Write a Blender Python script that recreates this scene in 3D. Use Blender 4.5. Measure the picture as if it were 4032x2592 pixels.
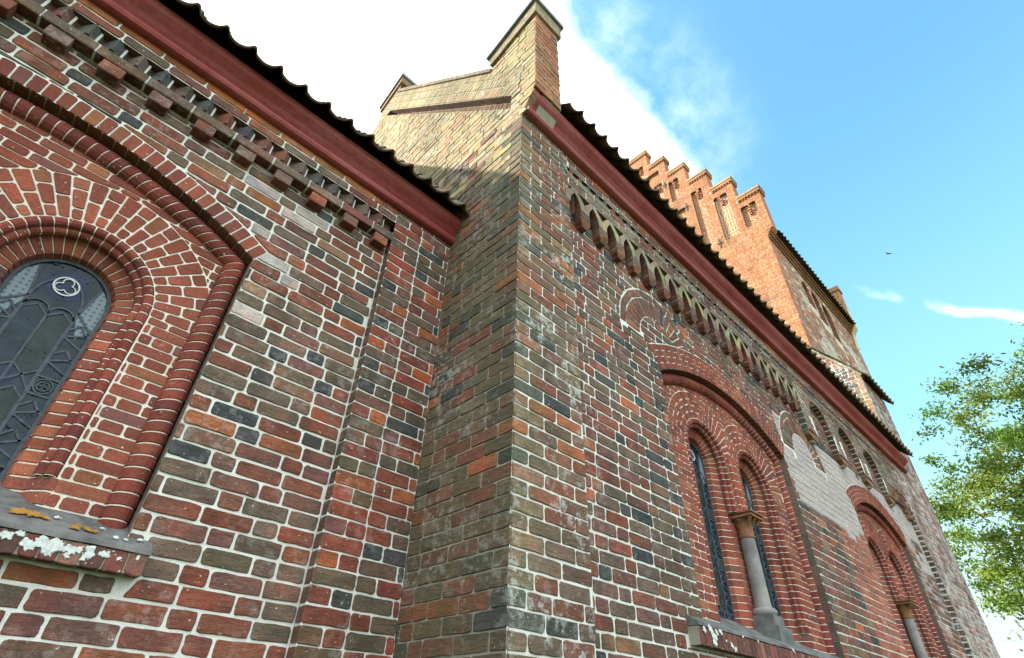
import bpy, math, random
from mathutils import Vector, Matrix, noise
random.seed(7)
R = math.radians
for o in list(bpy.data.objects): bpy.data.objects.remove(o)
scene = bpy.context.scene
COL = scene.collection
GZ = -1.6                                  # ground level, the camera is the origin

# ------------------------------------------------------------------ camera
cd = bpy.data.cameras.new('camera'); cam = bpy.data.objects.new('camera', cd); COL.objects.link(cam)
cr = [(0.71304217, -0.70060919, 0.02678853), (0.44258654, 0.42014981, -0.7922066), (0.54377203, 0.57673296, 0.60966473)]
m = Matrix.Identity(4)
for i in range(3):
    m[i][0] = cr[0][i]; m[i][1] = -cr[1][i]; m[i][2] = -cr[2][i]
cam.matrix_world = m
cd.sensor_width = 36; cd.sensor_fit = 'HORIZONTAL'; cd.lens = 2103.02 / 4032 * 36
cd.clip_start = 0.05; cd.clip_end = 4000
scene.camera = cam

# ------------------------------------------------------------------ sun, sky, exposure
SUN = Vector((-0.50, 0.62, 0.65)).normalized()
EL = math.asin(SUN.z)
sl = bpy.data.lights.new('sun', 'SUN'); sl.energy = 4.6; sl.angle = R(0.53); sl.color = (1.0, 0.93, 0.80)
so = bpy.data.objects.new('sun', sl); COL.objects.link(so)
so.rotation_euler = SUN.to_track_quat('Z', 'Y').to_euler(); so.location = (-20, 25, 30)
w = bpy.data.worlds.new('World'); scene.world = w; w.use_nodes = True
nt = w.node_tree; nt.nodes.clear()
def wn(t, **k):
    n = nt.nodes.new(t)
    for a, b in k.items(): setattr(n, a, b)
    return n
out = wn('ShaderNodeOutputWorld'); bg = wn('ShaderNodeBackground'); bg.inputs['Strength'].default_value = 0.15
sky = wn('ShaderNodeTexSky', sky_type='NISHITA', sun_disc=False, sun_elevation=EL, sun_rotation=math.atan2(SUN.x, SUN.y),
         altitude=0, air_density=1.0, dust_density=0.6, ozone_density=2.2)
tc = wn('ShaderNodeTexCoord')
def dirn(u, v):                            # direction of a photograph point (4032 px wide) as a fixed world direction
    a, b = (u - 2016) / 2103.02, (v - 1296) / 2103.02
    return Vector([cr[0][i]*a + cr[1][i]*b + cr[2][i] for i in range(3)]).normalized()
def wmath(op, a, b=None, c=None, clamp=False):
    n = wn('ShaderNodeMath', operation=op); n.use_clamp = clamp
    for i, x in enumerate((a, b, c)):
        if x is None: continue
        if isinstance(x, (int, float)): n.inputs[i].default_value = x
        else: nt.links.new(x, n.inputs[i])
    return n.outputs[0]
def wdot(vec):
    n = wn('ShaderNodeVectorMath', operation='DOT_PRODUCT'); nt.links.new(tc.outputs['Generated'], n.inputs[0])
    n.inputs[1].default_value = vec; return n.outputs['Value']
def wnoise(scale, det=6, rough=0.6, st=(1, 1, 1)):
    mp = wn('ShaderNodeMapping'); mp.inputs['Scale'].default_value = st
    nt.links.new(tc.outputs['Generated'], mp.inputs['Vector'])
    n = wn('ShaderNodeTexNoise'); nt.links.new(mp.outputs[0], n.inputs['Vector'])
    n.inputs['Scale'].default_value = scale; n.inputs['Detail'].default_value = det; n.inputs['Roughness'].default_value = rough
    return n.outputs['Fac']
def wramp(x, lo, hi):
    n = wn('ShaderNodeMapRange', interpolation_type='SMOOTHSTEP'); nt.links.new(x, n.inputs['Value'])
    n.inputs['From Min'].default_value = lo; n.inputs['From Max'].default_value = hi
    return n.outputs['Result']
# a bright cloud bank fills the sky on the sunny side, its edge runs diagonally
n1 = dirn(2180, -40).cross(dirn(2770, 640)).normalized()
if n1.dot(dirn(1500, 100)) < 0: n1 = -n1
edge = wmath('MULTIPLY_ADD', wmath('SUBTRACT', wnoise(5.0), 0.5), 0.10, wdot(n1))
edge = wmath('MULTIPLY_ADD', wmath('SUBTRACT', wnoise(19.0), 0.5), 0.05, edge)
high = wramp(wdot(dirn(1500, 100)), 0.76, 0.86)
bank = wmath('MULTIPLY', wramp(edge, -0.022, 0.065), high)
veil = wmath('MULTIPLY', wmath('MULTIPLY', wramp(edge, -0.16, 0.02), high), wmath('MULTIPLY', wramp(wnoise(6.0, 7, .65), 0.40, 0.85), 0.36))
# a thin wisp low on the right
c2, e2 = dirn(3650, 1180), dirn(3980, 1240)
ax = (e2 - c2).normalized(); nn = c2.cross(ax).normalized()
wd = wmath('ABSOLUTE', wmath('MULTIPLY_ADD', wmath('SUBTRACT', wnoise(9.0), 0.5), 0.05, wdot(nn)))
wisp = wmath('MULTIPLY', wmath('SUBTRACT', 1.0, wramp(wd, 0.0, 0.011)), wramp(wdot(dirn(3900, 1225)), 0.985, 0.999))
wisp = wmath('MULTIPLY', wisp, wmath('MULTIPLY', wramp(wnoise(12.0), .35, .65), 0.6))
low = wmath('MULTIPLY', wmath('SUBTRACT', 1.0, wramp(wdot((0, 0, 1)), 0.12, 0.80)), 0.95)
rear = wmath('MULTIPLY', wramp(wmath('MULTIPLY_ADD', wmath('SUBTRACT', wnoise(4.0), 0.5), 0.75, wdot(Vector((-.35, -.75, .62)).normalized())), 0.42, 0.72), 0.9)   # unseen broken cloud behind the camera, added to brighten the shaded walls
mask = wmath('MAXIMUM', wmath('MAXIMUM', bank, veil), wmath('MAXIMUM', wisp, rear), clamp=True)
tint = wn('ShaderNodeMix', data_type='RGBA', blend_type='MULTIPLY'); tint.inputs[0].default_value = 1
nt.links.new(sky.outputs[0], tint.inputs[6]); tint.inputs[7].default_value = (.95, 1.46, 1.30, 1)
mix = wn('ShaderNodeMix', data_type='RGBA'); nt.links.new(mask, mix.inputs[0]); nt.links.new(tint.outputs[2], mix.inputs[6])
mix.inputs[7].default_value = (8.3, 8.7, 8.8, 1)
hz = wn('ShaderNodeMix', data_type='RGBA'); nt.links.new(low, hz.inputs[0]); nt.links.new(tint.outputs[2], hz.inputs[6]); hz.inputs[7].default_value = (1.45, 2.65, 2.75, 1)
hw_ = wn('ShaderNodeMix', data_type='RGBA'); nt.links.new(wmath('MULTIPLY', wmath('SUBTRACT', 1.0, wramp(wdot((0, 0, 1)), 0.0, 0.42)), wramp(wdot((1, 0, 0)), -.1, .7)), hw_.inputs[0])
nt.links.new(hz.outputs[2], hw_.inputs[6]); hw_.inputs[7].default_value = (2.9, 3.2, 3.2, 1)
nt.links.new(hw_.outputs[2], mix.inputs[6])
nt.links.new(mix.outputs[2], bg.inputs['Color']); nt.links.new(bg.outputs[0], out.inputs['Surface'])
scene.view_settings.view_transform = 'Standard'; scene.view_settings.look = 'None'
scene.view_settings.exposure = 1.3; scene.view_settings.gamma = 1.0
scene.view_settings.use_curve_mapping = False

# ------------------------------------------------------------------ materials
class NT:
    def __init__(s, name):
        s.m = bpy.data.materials.new(name); s.m.use_nodes = True; s.t = s.m.node_tree
        s.b = s.t.nodes['Principled BSDF']; s.tc = s.t.nodes.new('ShaderNodeTexCoord')
        s.b.inputs['Roughness'].default_value = 0.9
        s.b.inputs['Specular IOR Level'].default_value = 0.25
    def link(s, a, b): s.t.links.new(a, b)
    def noise(s, scale, det=4, rough=0.55, st=None, out='Fac'):
        n = s.t.nodes.new('ShaderNodeTexNoise'); v = s.tc.outputs['Object']
        if st:
            mp = s.t.nodes.new('ShaderNodeMapping'); mp.inputs['Scale'].default_value = st; s.link(v, mp.inputs[0]); v = mp.outputs[0]
        s.link(v, n.inputs['Vector']); n.inputs['Scale'].default_value = scale; n.inputs['Detail'].default_value = det
        n.inputs['Roughness'].default_value = rough
        return n.outputs[out]
    def ramp(s, x, lo, hi, a=0.0, b=1.0):
        n = s.t.nodes.new('ShaderNodeMapRange'); s.link(x, n.inputs[0])
        for i, q in zip((1, 2, 3, 4), (lo, hi, a, b)): n.inputs[i].default_value = q
        return n.outputs[0]
    def math(s, op, a, b):
        n = s.t.nodes.new('ShaderNodeMath'); n.operation = op
        for i, x in enumerate((a, b)):
            if isinstance(x, (int, float)): n.inputs[i].default_value = x
            else: s.link(x, n.inputs[i])
        return n.outputs[0]
    def mix(s, f, a, b, mode='MIX'):
        n = s.t.nodes.new('ShaderNodeMix'); n.data_type = 'RGBA'; n.blend_type = mode
        for sock, x in ((n.inputs[0], f), (n.inputs[6], a), (n.inputs[7], b)):
            if isinstance(x, (int, float)): sock.default_value = x
            elif isinstance(x, tuple): sock.default_value = (*x, 1) if len(x) == 3 else x
            else: s.link(x, sock)
        return n.outputs[2]
    def attr(s):
        n = s.t.nodes.new('ShaderNodeAttribute'); n.attribute_name = 'Col'; return n.outputs['Color']
    def bump(s, h, strength=0.5, dist=0.005, prev=None):
        n = s.t.nodes.new('ShaderNodeBump'); n.inputs['Strength'].default_value = strength; n.inputs['Distance'].default_value = dist
        s.link(h, n.inputs['Height'])
        if prev: s.link(prev, n.inputs['Normal'])
        s.link(n.outputs[0], s.b.inputs['Normal']); return n.outputs[0]
    def color(s, c): s.link(c, s.b.inputs['Base Color'])

def brick_mat(name, rough_amt=1.0, lichen=0.0, lichen_col=(.62, .66, .64), moss=0.0, moss_col=(.10, .11, .03), two=0.5, fine=26):
    n = NT(name); c = n.attr()
    # each brick is fired unevenly: broad two-tone patches, then fine grain
    p = n.ramp(n.noise(7.5, 3, .5, st=(1, 1, 1.7)), .42, .60)
    alt = n.mix(1.0, c, (.62, .70, .74), 'MULTIPLY')
    hot = n.mix(1.0, c, (1.35, .98, .88), 'MULTIPLY')
    c1 = n.mix(n.math('MULTIPLY', p, two), c, alt)
    c1 = n.mix(n.math('MULTIPLY', n.ramp(n.noise(5.1, 2, .5), .53, .66), two), c1, hot)
    g = n.ramp(n.noise(fine*4, 4, .7), .30, .72, .68, 1.28)
    gm = n.t.nodes.new('ShaderNodeVectorMath'); gm.operation = 'SCALE'; n.link(c1, gm.inputs[0]); n.link(g, gm.inputs['Scale'])
    c2 = n.mix(n.ramp(n.noise(fine, 5, .65, st=(1, 1, 2.3)), .56, .70, 0, .55), gm.outputs[0], n.mix(1.0, c, (.45, .47, .50), 'MULTIPLY'))
    c2 = n.mix(n.ramp(n.noise(55, 2, .5), .70, .73, 0, .75), c2, (.60, .58, .50))
    big = n.t.nodes.new('ShaderNodeVectorMath'); big.operation = 'SCALE'; n.link(c2, big.inputs[0]); n.link(n.ramp(n.noise(.9, 5, .65, st=(1.6, 1.6, .6)), .34, .66, .74, 1.16), big.inputs['Scale']); c2 = big.outputs[0]
    if lichen:
        l = n.math('MULTIPLY', n.ramp(n.noise(2.3, 3, .6), .46, .62), n.ramp(n.noise(17, 5, .7), .50, .58))
        c2 = n.mix(n.math('MULTIPLY', l, lichen), c2, lichen_col)
    if moss:
        l = n.math('MULTIPLY', n.ramp(n.noise(1.1, 3, .6), .40, .62), n.ramp(n.noise(21, 4, .7), .34, .60))
        c2 = n.mix(n.math('MULTIPLY', l, moss), c2, moss_col)
    n.color(c2)
    b1 = n.bump(n.noise(30, 6, .7, st=(1, 1, 2.2)), .55*rough_amt, .008)
    n.bump(n.noise(13, 3, .6, st=(.7, .7, 2.4)), .55*rough_amt, .014, b1)
    return n.m
def mortar_mat(name, col, dirt=(.22, .20, .15), amt=.55):
    n = NT(name)
    c = n.mix(n.ramp(n.noise(4.5, 5, .65), .38, .70, 0, amt), col, dirt)
    c = n.mix(n.ramp(n.noise(90, 3, .7), .35, .7, 0, .45), c, tuple(x*.62 for x in col))
    n.color(c); n.bump(n.noise(75, 5, .75), .8, .006); return n.m
M = {}
def simple(name, a, b, sc=8, rough=.85, bs=.4, bd=.004, spec=.25, metal=0, lo=.35, hi=.65):
    n = NT(name); n.color(n.mix(n.ramp(n.noise(sc, 5, .65), lo, hi), a, b)); n.b.inputs['Roughness'].default_value = rough
    n.b.inputs['Specular IOR Level'].default_value = spec; n.b.inputs['Metallic'].default_value = metal
    if bs: n.bump(n.noise(sc*4, 5, .7), bs, bd)
    return n.m
M['brick'] = brick_mat('old_brick', 1.5, lichen=.14, two=.75)
M['brick_corner'] = brick_mat('weathered_brick', 1.5, lichen=.55, moss=.35, moss_col=(.22, .22, .09), two=.6)
M['brick_side'] = brick_mat('mossy_brick', 1.7, lichen=.30, moss=.75, moss_col=(.100, .094, .048), two=.55)
M['brick_red'] = brick_mat('red_brick', .45, two=.35, fine=20)
M['limewash'] = simple('limewash', (.43, .385, .375), (.36, .315, .305), 2.2, .9, .35, .003)
M['brick_tower'] = brick_mat('orange_brick', .6, lichen=.22, lichen_col=(.75, .55, .30), two=.35, fine=14)
M['brick_lime'] = brick_mat('limewashed_brick', .7, lichen=1.0, lichen_col=(.58, .58, .56), two=.4)
M['mortar'] = mortar_mat('lime_mortar', (.76, .78, .73), dirt=(.36, .34, .28), amt=.42)
M['mortar_dark'] = mortar_mat('grey_mortar', (.36, .345, .28), dirt=(.18, .165, .12), amt=.6)
M['mortar_warm'] = mortar_mat('cream_mortar', (.62, .54, .38), amt=.35)
M['mortar_white'] = mortar_mat('white_mortar', (.80, .76, .67), dirt=(.50, .38, .29), amt=.4)
def paint_mat():
    n = NT('red_paint')
    c = n.mix(n.ramp(n.noise(2.6, 5, .7, st=(.5, 1, 1)), .40, .68), (.27, .052, .048), (.34, .10, .095))
    c = n.mix(n.ramp(n.noise(22, 4, .7), .50, .78, 0, .7), c, (.15, .022, .022))
    c = n.mix(n.ramp(n.noise(6.1, 6, .8, st=(.6, 1, 1)), .71, .735, 0, .75), c, (.60, .42, .36))
    n.color(c); n.b.inputs['Roughness'].default_value = .62; n.bump(n.noise(18, 6, .7, st=(.5, 1, 1)), .5, .006); return n.m
M['paint'] = paint_mat()
M['tile'] = simple('dark_clay_tile', (.075, .050, .034), (.17, .13, .07), 6, .8)
M['tile_far'] = simple('mossy_clay_tile', (.045, .035, .022), (.13, .12, .05), 9, .9)
M['soffit'] = simple('dark_timber', (.05, .022, .012), (.12, .045, .025), 7, .9)
M['stone'] = simple('grey_stone', (.30, .29, .28), (.155, .15, .15), 5, .8, .5, .004)
M['gravel'] = simple('pale_gravel', (.46, .42, .35), (.34, .31, .26), 3, .95, .8, .02)
M['plinth'] = simple('dark_stone', (.085, .095, .095), (.20, .205, .20), 6, .85)
M['terracotta'] = simple('terracotta', (.30, .14, .07), (.16, .09, .05), 14, .8)
M['sill'] = simple('sill_stone', (.20, .20, .195), (.075, .076, .075), 7, .85, .8, .008)
M['lead'] = simple('lead_came', (.030, .040, .055), (.065, .080, .100), 30, .55, .3, .001, .3)
M['iron'] = simple('iron', (.03, .028, .028), (.07, .05, .04), 20, .6)
M['white_came'] = simple('white_painted_ring', (.62, .68, .68), (.45, .5, .5), 20, .5)
M['coping'] = simple('lead_coping', (.10, .12, .13), (.20, .21, .21), 5, .6)
M['lichen'] = simple('white_lichen', (.66, .71, .69), (.36, .38, .37), 60, .95, .9, .003, lo=.45, hi=.75)
M['lichen_o'] = simple('orange_lichen', (.50, .24, .03), (.20, .13, .06), 40, .95, .9, .003)
M['bark'] = simple('bark', (.10, .075, .05), (.20, .16, .11), 4, .9, .8, .02)
def glass_mat(name, col, rough, sc=9, bd=.01):
    n = NT(name); n.color(n.mix(n.ramp(n.noise(14, 3, .6), .35, .7), col, tuple(x*1.9 + .004 for x in col)))
    n.b.inputs['Roughness'].default_value = rough; n.b.inputs['Specular IOR Level'].default_value = .22
    n.bump(n.noise(sc, 3, .6), 1.0, bd*2.5); return n.m
M['glass'] = glass_mat('dark_teal_glass', (.004, .014, .022), .12)
M['glass_green'] = glass_mat('green_grey_glass', (.008, .017, .017), .14)
M['glass_blue'] = glass_mat('blue_glass', (.004, .009, .040), .10)
def dotted():
    n = NT('dotted_glass'); v = n.t.nodes.new('ShaderNodeTexVoronoi'); v.inputs['Scale'].default_value = 34; v.inputs['Randomness'].default_value = .15
    n.link(n.tc.outputs['Object'], v.inputs['Vector'])
    n.color(n.mix(n.ramp(v.outputs['Distance'], .22, .30), (.06, .09, .11), (.15, .20, .225))); n.b.inputs['Roughness'].default_value = .35
    return n.m
M['glass_pale'] = dotted()

# ------------------------------------------------------------------ mesh building
class MB:
    def __init__(s): s.v = []; s.f = []; s.c = []; s.m = []
    def add(s, vs, fs, col=(.5, .5, .5), mat=0):
        b = len(s.v); s.v += vs
        for f in fs: s.f.append([b + i for i in f]); s.c.append(col); s.m.append(mat)
    def box(s, x0, x1, y0, y1, z0, z1, col=(.5, .5, .5), mat=0):
        s.add([(x, y, z) for z in (z0, z1) for y in (y0, y1) for x in (x0, x1)],
              [(0, 2, 3, 1), (4, 5, 7, 6), (0, 1, 5, 4), (2, 6, 7, 3), (0, 4, 6, 2), (1, 3, 7, 5)], col, mat)
    def prism(s, pts, a, b, fr, col=(.5, .5, .5), mat=0, edge=None):     # polygon in a frame, between depths a and b
        n = len(pts); vs = [fr.p(u, v, a) for u, v in pts] + [fr.p(u, v, b) for u, v in pts]
        s.add(vs, [list(range(n)), list(range(2*n-1, n-1, -1))], col, mat); q = len(s.v)-2*n
        for i in range(n): s.f.append([q+i, q+n+i, q+n+(i+1) % n, q+(i+1) % n]); s.c.append(edge or col); s.m.append(mat)
def make(name, mb, mats, parent=None, smooth=False):
    me = bpy.data.meshes.new(name); me.from_pydata(mb.v, [], mb.f)
    for k in mats: me.materials.append(M[k])
    me.polygons.foreach_set('material_index', mb.m)
    at = me.attributes.new('Col', 'FLOAT_COLOR', 'FACE')
    at.data.foreach_set('color', [x for c in mb.c for x in (c[0], c[1], c[2], 1.0)])
    if smooth: me.polygons.foreach_set('use_smooth', [True]*len(mb.f))
    o = bpy.data.objects.new(name, me); COL.objects.link(o)
    if parent:
        o.parent = parent
        r = parent; L = Vector()
        while r: L += r.location; r = r.parent
        o.location = -L
    return o
def thing(name, label, cat, loc, group=None):
    o = bpy.data.objects.new(name, None); COL.objects.link(o); o.location = loc; o['label'] = label; o['category'] = cat
    o.empty_display_size = .3
    if group: o['group'] = group
    return o
class Fr:                                   # a wall frame: origin, two in-plane axes, outward normal
    def __init__(s, O, U, V, N): s.O, s.U, s.V, s.N = map(Vector, (O, U, V, N))
    def p(s, u, v, n=0.0): return tuple(s.O + s.U*u + s.V*v + s.N*n)
    def back(s, d): return Fr(s.O - s.N*d, s.U, s.V, s.N)
def front(y): return Fr((0, y, 0), (1, 0, 0), (0, 0, 1), (0, -1, 0))       # a wall facing -Y, u = x
def side(x): return Fr((x, 0, 0), (0, -1, 0), (0, 0, 1), (-1, 0, 0))       # a wall facing -X, u = -y
def clip(P, n, d):                          # keep the part of polygon P with n.p >= d
    o = []
    for i in range(len(P)):
        a, b = P[i], P[(i+1) % len(P)]; da = a[0]*n[0]+a[1]*n[1]-d; db = b[0]*n[0]+b[1]*n[1]-d
        if da >= 0: o.append(a)
        if (da >= 0) != (db >= 0):
            t = da/(da-db); o.append((a[0]+(b[0]-a[0])*t, a[1]+(b[1]-a[1])*t))
    return o
def area(P): return .5*sum(P[i-1][0]*P[i][1]-P[i][0]*P[i-1][1] for i in range(len(P)))
def trim(P, keeps, gap=.004):
    for k in keeps:
        if len(P) < 3: return None
        cx = sum(p[0] for p in P)/len(P); cy = sum(p[1] for p in P)/len(P)
        rad = max(math.hypot(p[0]-cx, p[1]-cy) for p in P); f = k(cx, cy)
        if f > rad + gap: continue
        if f < -rad: return None
        e = .002; g = ((k(cx+e, cy)-k(cx-e, cy))/(2*e), (k(cx, cy+e)-k(cx, cy-e))/(2*e)); L = math.hypot(*g) or 1
        g = (g[0]/L, g[1]/L)
        P = clip(P, g, g[0]*cx+g[1]*cy - f + gap)
        if len(P) < 3: return None
    # drop near-duplicate corners
    Q = [p for i, p in enumerate(P) if math.hypot(p[0]-P[i-1][0], p[1]-P[i-1][1]) > .003]
    return Q if len(Q) > 2 and area(Q) > .00022 else None
def rounded(P, r, jit, mid):
    o = []; n = len(P)
    for i in range(n):
        a, b, c = P[i-1], P[i], P[(i+1) % n]
        la = math.hypot(a[0]-b[0], a[1]-b[1]); lc = math.hypot(c[0]-b[0], c[1]-b[1]); ra = min(r, la*.3); rc = min(r, lc*.3)
        rr = random.uniform(.5, 1.5); ra *= rr; rc *= rr
        p1 = (b[0]+(a[0]-b[0])/la*ra, b[1]+(a[1]-b[1])/la*ra); p3 = (b[0]+(c[0]-b[0])/lc*rc, b[1]+(c[1]-b[1])/lc*rc)
        p2 = ((p1[0]+p3[0])/2*.45+b[0]*.55, (p1[1]+p3[1])/2*.45+b[1]*.55)
        o += [p1, p2, p3] if mid else [p1, p3]
        if mid:
            k = 3 if lc > .16 else (1 if lc > .05 else 0)
            for j in range(k):
                t = (j+1)/(k+1); o.append((b[0]+(c[0]-b[0])*t, b[1]+(c[1]-b[1])*t))
    if jit: o = [(x+random.uniform(-jit, jit), y+random.uniform(-jit, jit)) for x, y in o]
    return o
def brick(mb, fr, P, col, lod=2, proud=0.0, mat=0, sunk=.012, sharp=None):
    if lod == 2: Q = rounded(P, .015, .0024, True)
    elif lod == 1: Q = rounded(P, .008, .0006, False)
    else: Q = P
    n = len(Q); cx = sum(p[0] for p in Q)/n; cy = sum(p[1] for p in Q)/n
    tx, ty = random.uniform(-.018, .018), random.uniform(-.03, .03)
    if lod == 0: tx = ty = 0
    ins = (.0035, .0025, .003)[lod] if False else (.003 if lod < 2 else .0045)
    def inset(x, y):
        d = math.hypot(x-cx, y-cy) or 1; return (x-(x-cx)/d*ins, y-(y-cy)/d*ins)
    a = [fr.p(x, y, -sunk) for x, y in Q]; c = []
    if lod == 2:
        b = [fr.p(x, y, proud-.0035+tx*(x-cx)+ty*(y-cy)) for x, y in Q]
        for x, y in Q:
            x2, y2 = inset(x, y); c.append(fr.p(x2, y2, proud+tx*(x2-cx)+ty*(y2-cy)))
        vs = a+b+c
        fs = [(i, (i+1) % n, n+(i+1) % n, n+i) for i in range(n)] + [(n+i, n+(i+1) % n, 2*n+(i+1) % n, 2*n+i) for i in range(n)] + [list(range(2*n, 3*n))]
    else:
        for x, y in Q:
            x2, y2 = inset(x, y); c.append(fr.p(x2, y2, proud+tx*(x2-cx)+ty*(y2-cy)))
        vs = a+c; fs = [(i, (i+1) % n, n+(i+1) % n, n+i) for i in range(n)] + [list(range(n, 2*n))]
    mb.add(vs, fs, col, mat)
def h01(*a):
    x = math.sin(sum(v*k for v, k in zip(a, (12.9898, 78.233, 37.719, 4.581))))*43758.5453
    return x - math.floor(x)
def lay(mb, fr, u0, u1, v0, v1, colf, course=.0956, vref=0.0, S=.272, H=.138, bond='SSH', joint=.013, keeps=(), lod=1, start=-1,
        tight=(False, False), corner=False, wob=.004, proudj=.0015, seed=0, lodf=None, mat=0):
    k = math.floor((v0-vref)/course + 1e-6)
    unit = sum(S if c == 'S' else H for c in bond)
    while vref + k*course < v1 - .01:
        va, vb = max(vref+k*course, v0), min(vref+(k+1)*course, v1); row = []
        if corner: seq = [('S' if k % 2 else 'H')]; pos = 0.0
        else: seq = []; pos = -unit + (unit/2 if k % 2 else 0) + (h01(k, seed)-.5)*.05
        i = 0; rnd = random.Random(k*1013+seed*77)
        while pos < (u1-u0):
            t = seq[i] if i < len(seq) else bond[(i-len(seq)) % len(bond)]
            L = (S if t == 'S' else H)*rnd.uniform(.965, 1.035)
            if rnd.random() < .03 and t == 'S': L *= .7
            row.append((pos, pos+L, t, i)); pos += L; i += 1
        for a, b, t, i in row:
            if b < .02 or a > u1-u0-.02: continue
            fa, fb = a <= 0.001, b >= u1-u0-.001
            A = max(a, 0) + (joint/2 if not (fa and tight[0]) else 0) + (0 if not fa else 0)
            B = min(b, u1-u0) - (joint/2 if not (fb and tight[1]) else 0)
            if B-A < .022: continue
            ua, ub = (u0+A, u0+B) if start < 0 else (u1-B, u1-A)
            def dz(u): return wob*(noise.noise(Vector((u*1.3, k*.37, seed)))) + wob*.6*noise.noise(Vector((u*5, k*1.9, seed+9)))
            j = joint/2
            P = [(ua, va+j+dz(ua)), (ub, va+j+dz(ub)), (ub, vb-j+dz(ub)), (ua, vb-j+dz(ua))]
            Q = trim(P, keeps) if keeps else P
            if not Q: continue
            um = (ua+ub)/2; vm = (va+vb)/2
            brick(mb, fr, Q, colf(um, vm, k, i, t), lodf(um, vm) if lodf else lod, proud=random.uniform(-proudj, proudj), mat=mat(um, vm) if callable(mat) else mat)
        k += 1
def ring(mb, fr, cx, cz, r0, r1, a0, a1, colf, pitch=.083, splits=((.5,), (.27, .73)), keeps=(), lod=1, joint=.008, mat=0):
    n = max(1, round((a1-a0)*(r0*.6+r1*.4)/pitch)); da = (a1-a0)/n
    for i in range(n):
        sp = [0.0, *splits[i % len(splits)], 1.0]
        for q in range(len(sp)-1):
            ra = r0+(r1-r0)*sp[q] + (joint/2 if q else 0); rb = r0+(r1-r0)*sp[q+1] - (joint/2 if q < len(sp)-2 else 0)
            P = []
            for rr, s in ((ra, 0), (ra, 1), (rb, 1), (rb, 0)):
                g = joint/2/rr; a = a0+da*i+(g if s == 0 else da-g)
                P.append((cx+rr*math.sin(a), cz+rr*math.cos(a)))
            P = P[::-1] if area(P) < 0 else P
            Q = trim(P, keeps, .002) if keeps else P
            if Q: brick(mb, fr, Q, colf(P[0][0], P[0][1], i, q, 'V'), lod, proud=random.uniform(-.001, .001), mat=mat)
def strip(mb, fr, cols, n, col=(.5, .5, .5), mat=0):          # a mortar sheet made of columns: (u, [(v0,v1)]) pairs
    for (ua, ub, lo_a, lo_b, hi_a, hi_b) in cols:
        mb.add([fr.p(ua, lo_a, n), fr.p(ub, lo_b, n), fr.p(ub, hi_b, n), fr.p(ua, hi_a, n)], [(0, 1, 2, 3)], col, mat)
def sheet(mb, fr, u0, u1, v0, v1, n=-.0075, mat=1): strip(mb, fr, [(u0, u1, v0, v0, v1, v1)], n, mat=mat)
# ---- colours
def vary(c, rnd=random, s=.16):
    k = rnd.uniform(1-s, 1+s); return (c[0]*k*rnd.uniform(.94, 1.06), c[1]*k*rnd.uniform(.95, 1.05), c[2]*k*rnd.uniform(.93, 1.07))
def palette(items):
    tot = sum(w for w, c in items)
    def f():
        r = random.random()*tot
        for w, c in items:
            r -= w
            if r <= 0: return vary(c)
        return vary(items[-1][1])
    return f
GB, RB, OR, SL, PU, TN = (.155, .108, .076), (.215, .080, .052), (.320, .115, .054), (.066, .068, .068), (.175, .086, .068), (.245, .140, .084)
pal_old = palette([(34, GB), (32, RB), (8, OR), (5, SL), (15, PU), (8, TN)])
pal_c = palette([(38, GB), (26, RB), (6, OR), (8, SL), (18, PU), (6, TN)])
pal_pil = palette([(28, (.135, .098, .065)), (34, (.225, .068, .045)), (12, (.34, .105, .045)), (10, SL), (16, PU)])
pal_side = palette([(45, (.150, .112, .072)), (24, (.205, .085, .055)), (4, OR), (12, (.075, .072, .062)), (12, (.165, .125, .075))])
pal_side_hi = palette([(60, (.44, .33, .18)), (22, (.43, .27, .145)), (12, (.42, .34, .14)), (6, (.33, .23, .13))])  # upper gable: tan lichen, with the yellow of sunlight mixed into the colour
pal_red = palette([(60, (.250, .074, .046)), (22, (.205, .060, .042)), (12, (.295, .105, .058)), (6, (.175, .070, .055))])
pal_roll = palette([(60, (.200, .050, .035)), (30, (.165, .043, .034)), (10, (.24, .07, .04))])
pal_tower = palette([(60, (.44, .165, .075)), (22, (.46, .20, .095)), (15, (.38, .14, .07)), (3, (.28, .17, .10))])
pal_lime = palette([(40, (.34, .26, .24)), (30, (.26, .14, .12)), (20, (.40, .37, .35)), (10, (.16, .13, .12))])
MK = ['brick', 'mortar']

# ------------------------------------------------------------------ distances that shape the wall laying
def s_circle(cx, cz, r): return lambda x, z: math.hypot(x-cx, z-cz)-r        # >0 outside
def s_box(x0, x1, z0, z1):
    def f(x, z):
        dx = max(x0-x, x-x1); dz = max(z0-z, z-z1)
        return math.hypot(max(dx, 0), max(dz, 0)) + min(max(dx, dz), 0)
    return f
def s_and(*fs): return lambda x, z: max(f(x, z) for f in fs)
def s_or(*fs): return lambda x, z: min(f(x, z) for f in fs)
def s_neg(f): return lambda x, z: -f(x, z)
def s_half(nx, nz, d): return lambda x, z: nx*x+nz*z-d
def s_poly(P):
    def f(x, y):
        best = 1e9; inside = False
        for i in range(len(P)):
            ax_, ay = P[i-1]; bx, by = P[i]; ex, ey = bx-ax_, by-ay
            t = max(0, min(1, ((x-ax_)*ex+(y-ay)*ey)/(ex*ex+ey*ey))); best = min(best, math.hypot(x-ax_-ex*t, y-ay-ey*t))
            if (ay > y) != (by > y) and x < (bx-ax_)*(y-ay)/(by-ay)+ax_: inside = not inside
        return best if inside else -best                                      # >0 inside
    return f
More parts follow.
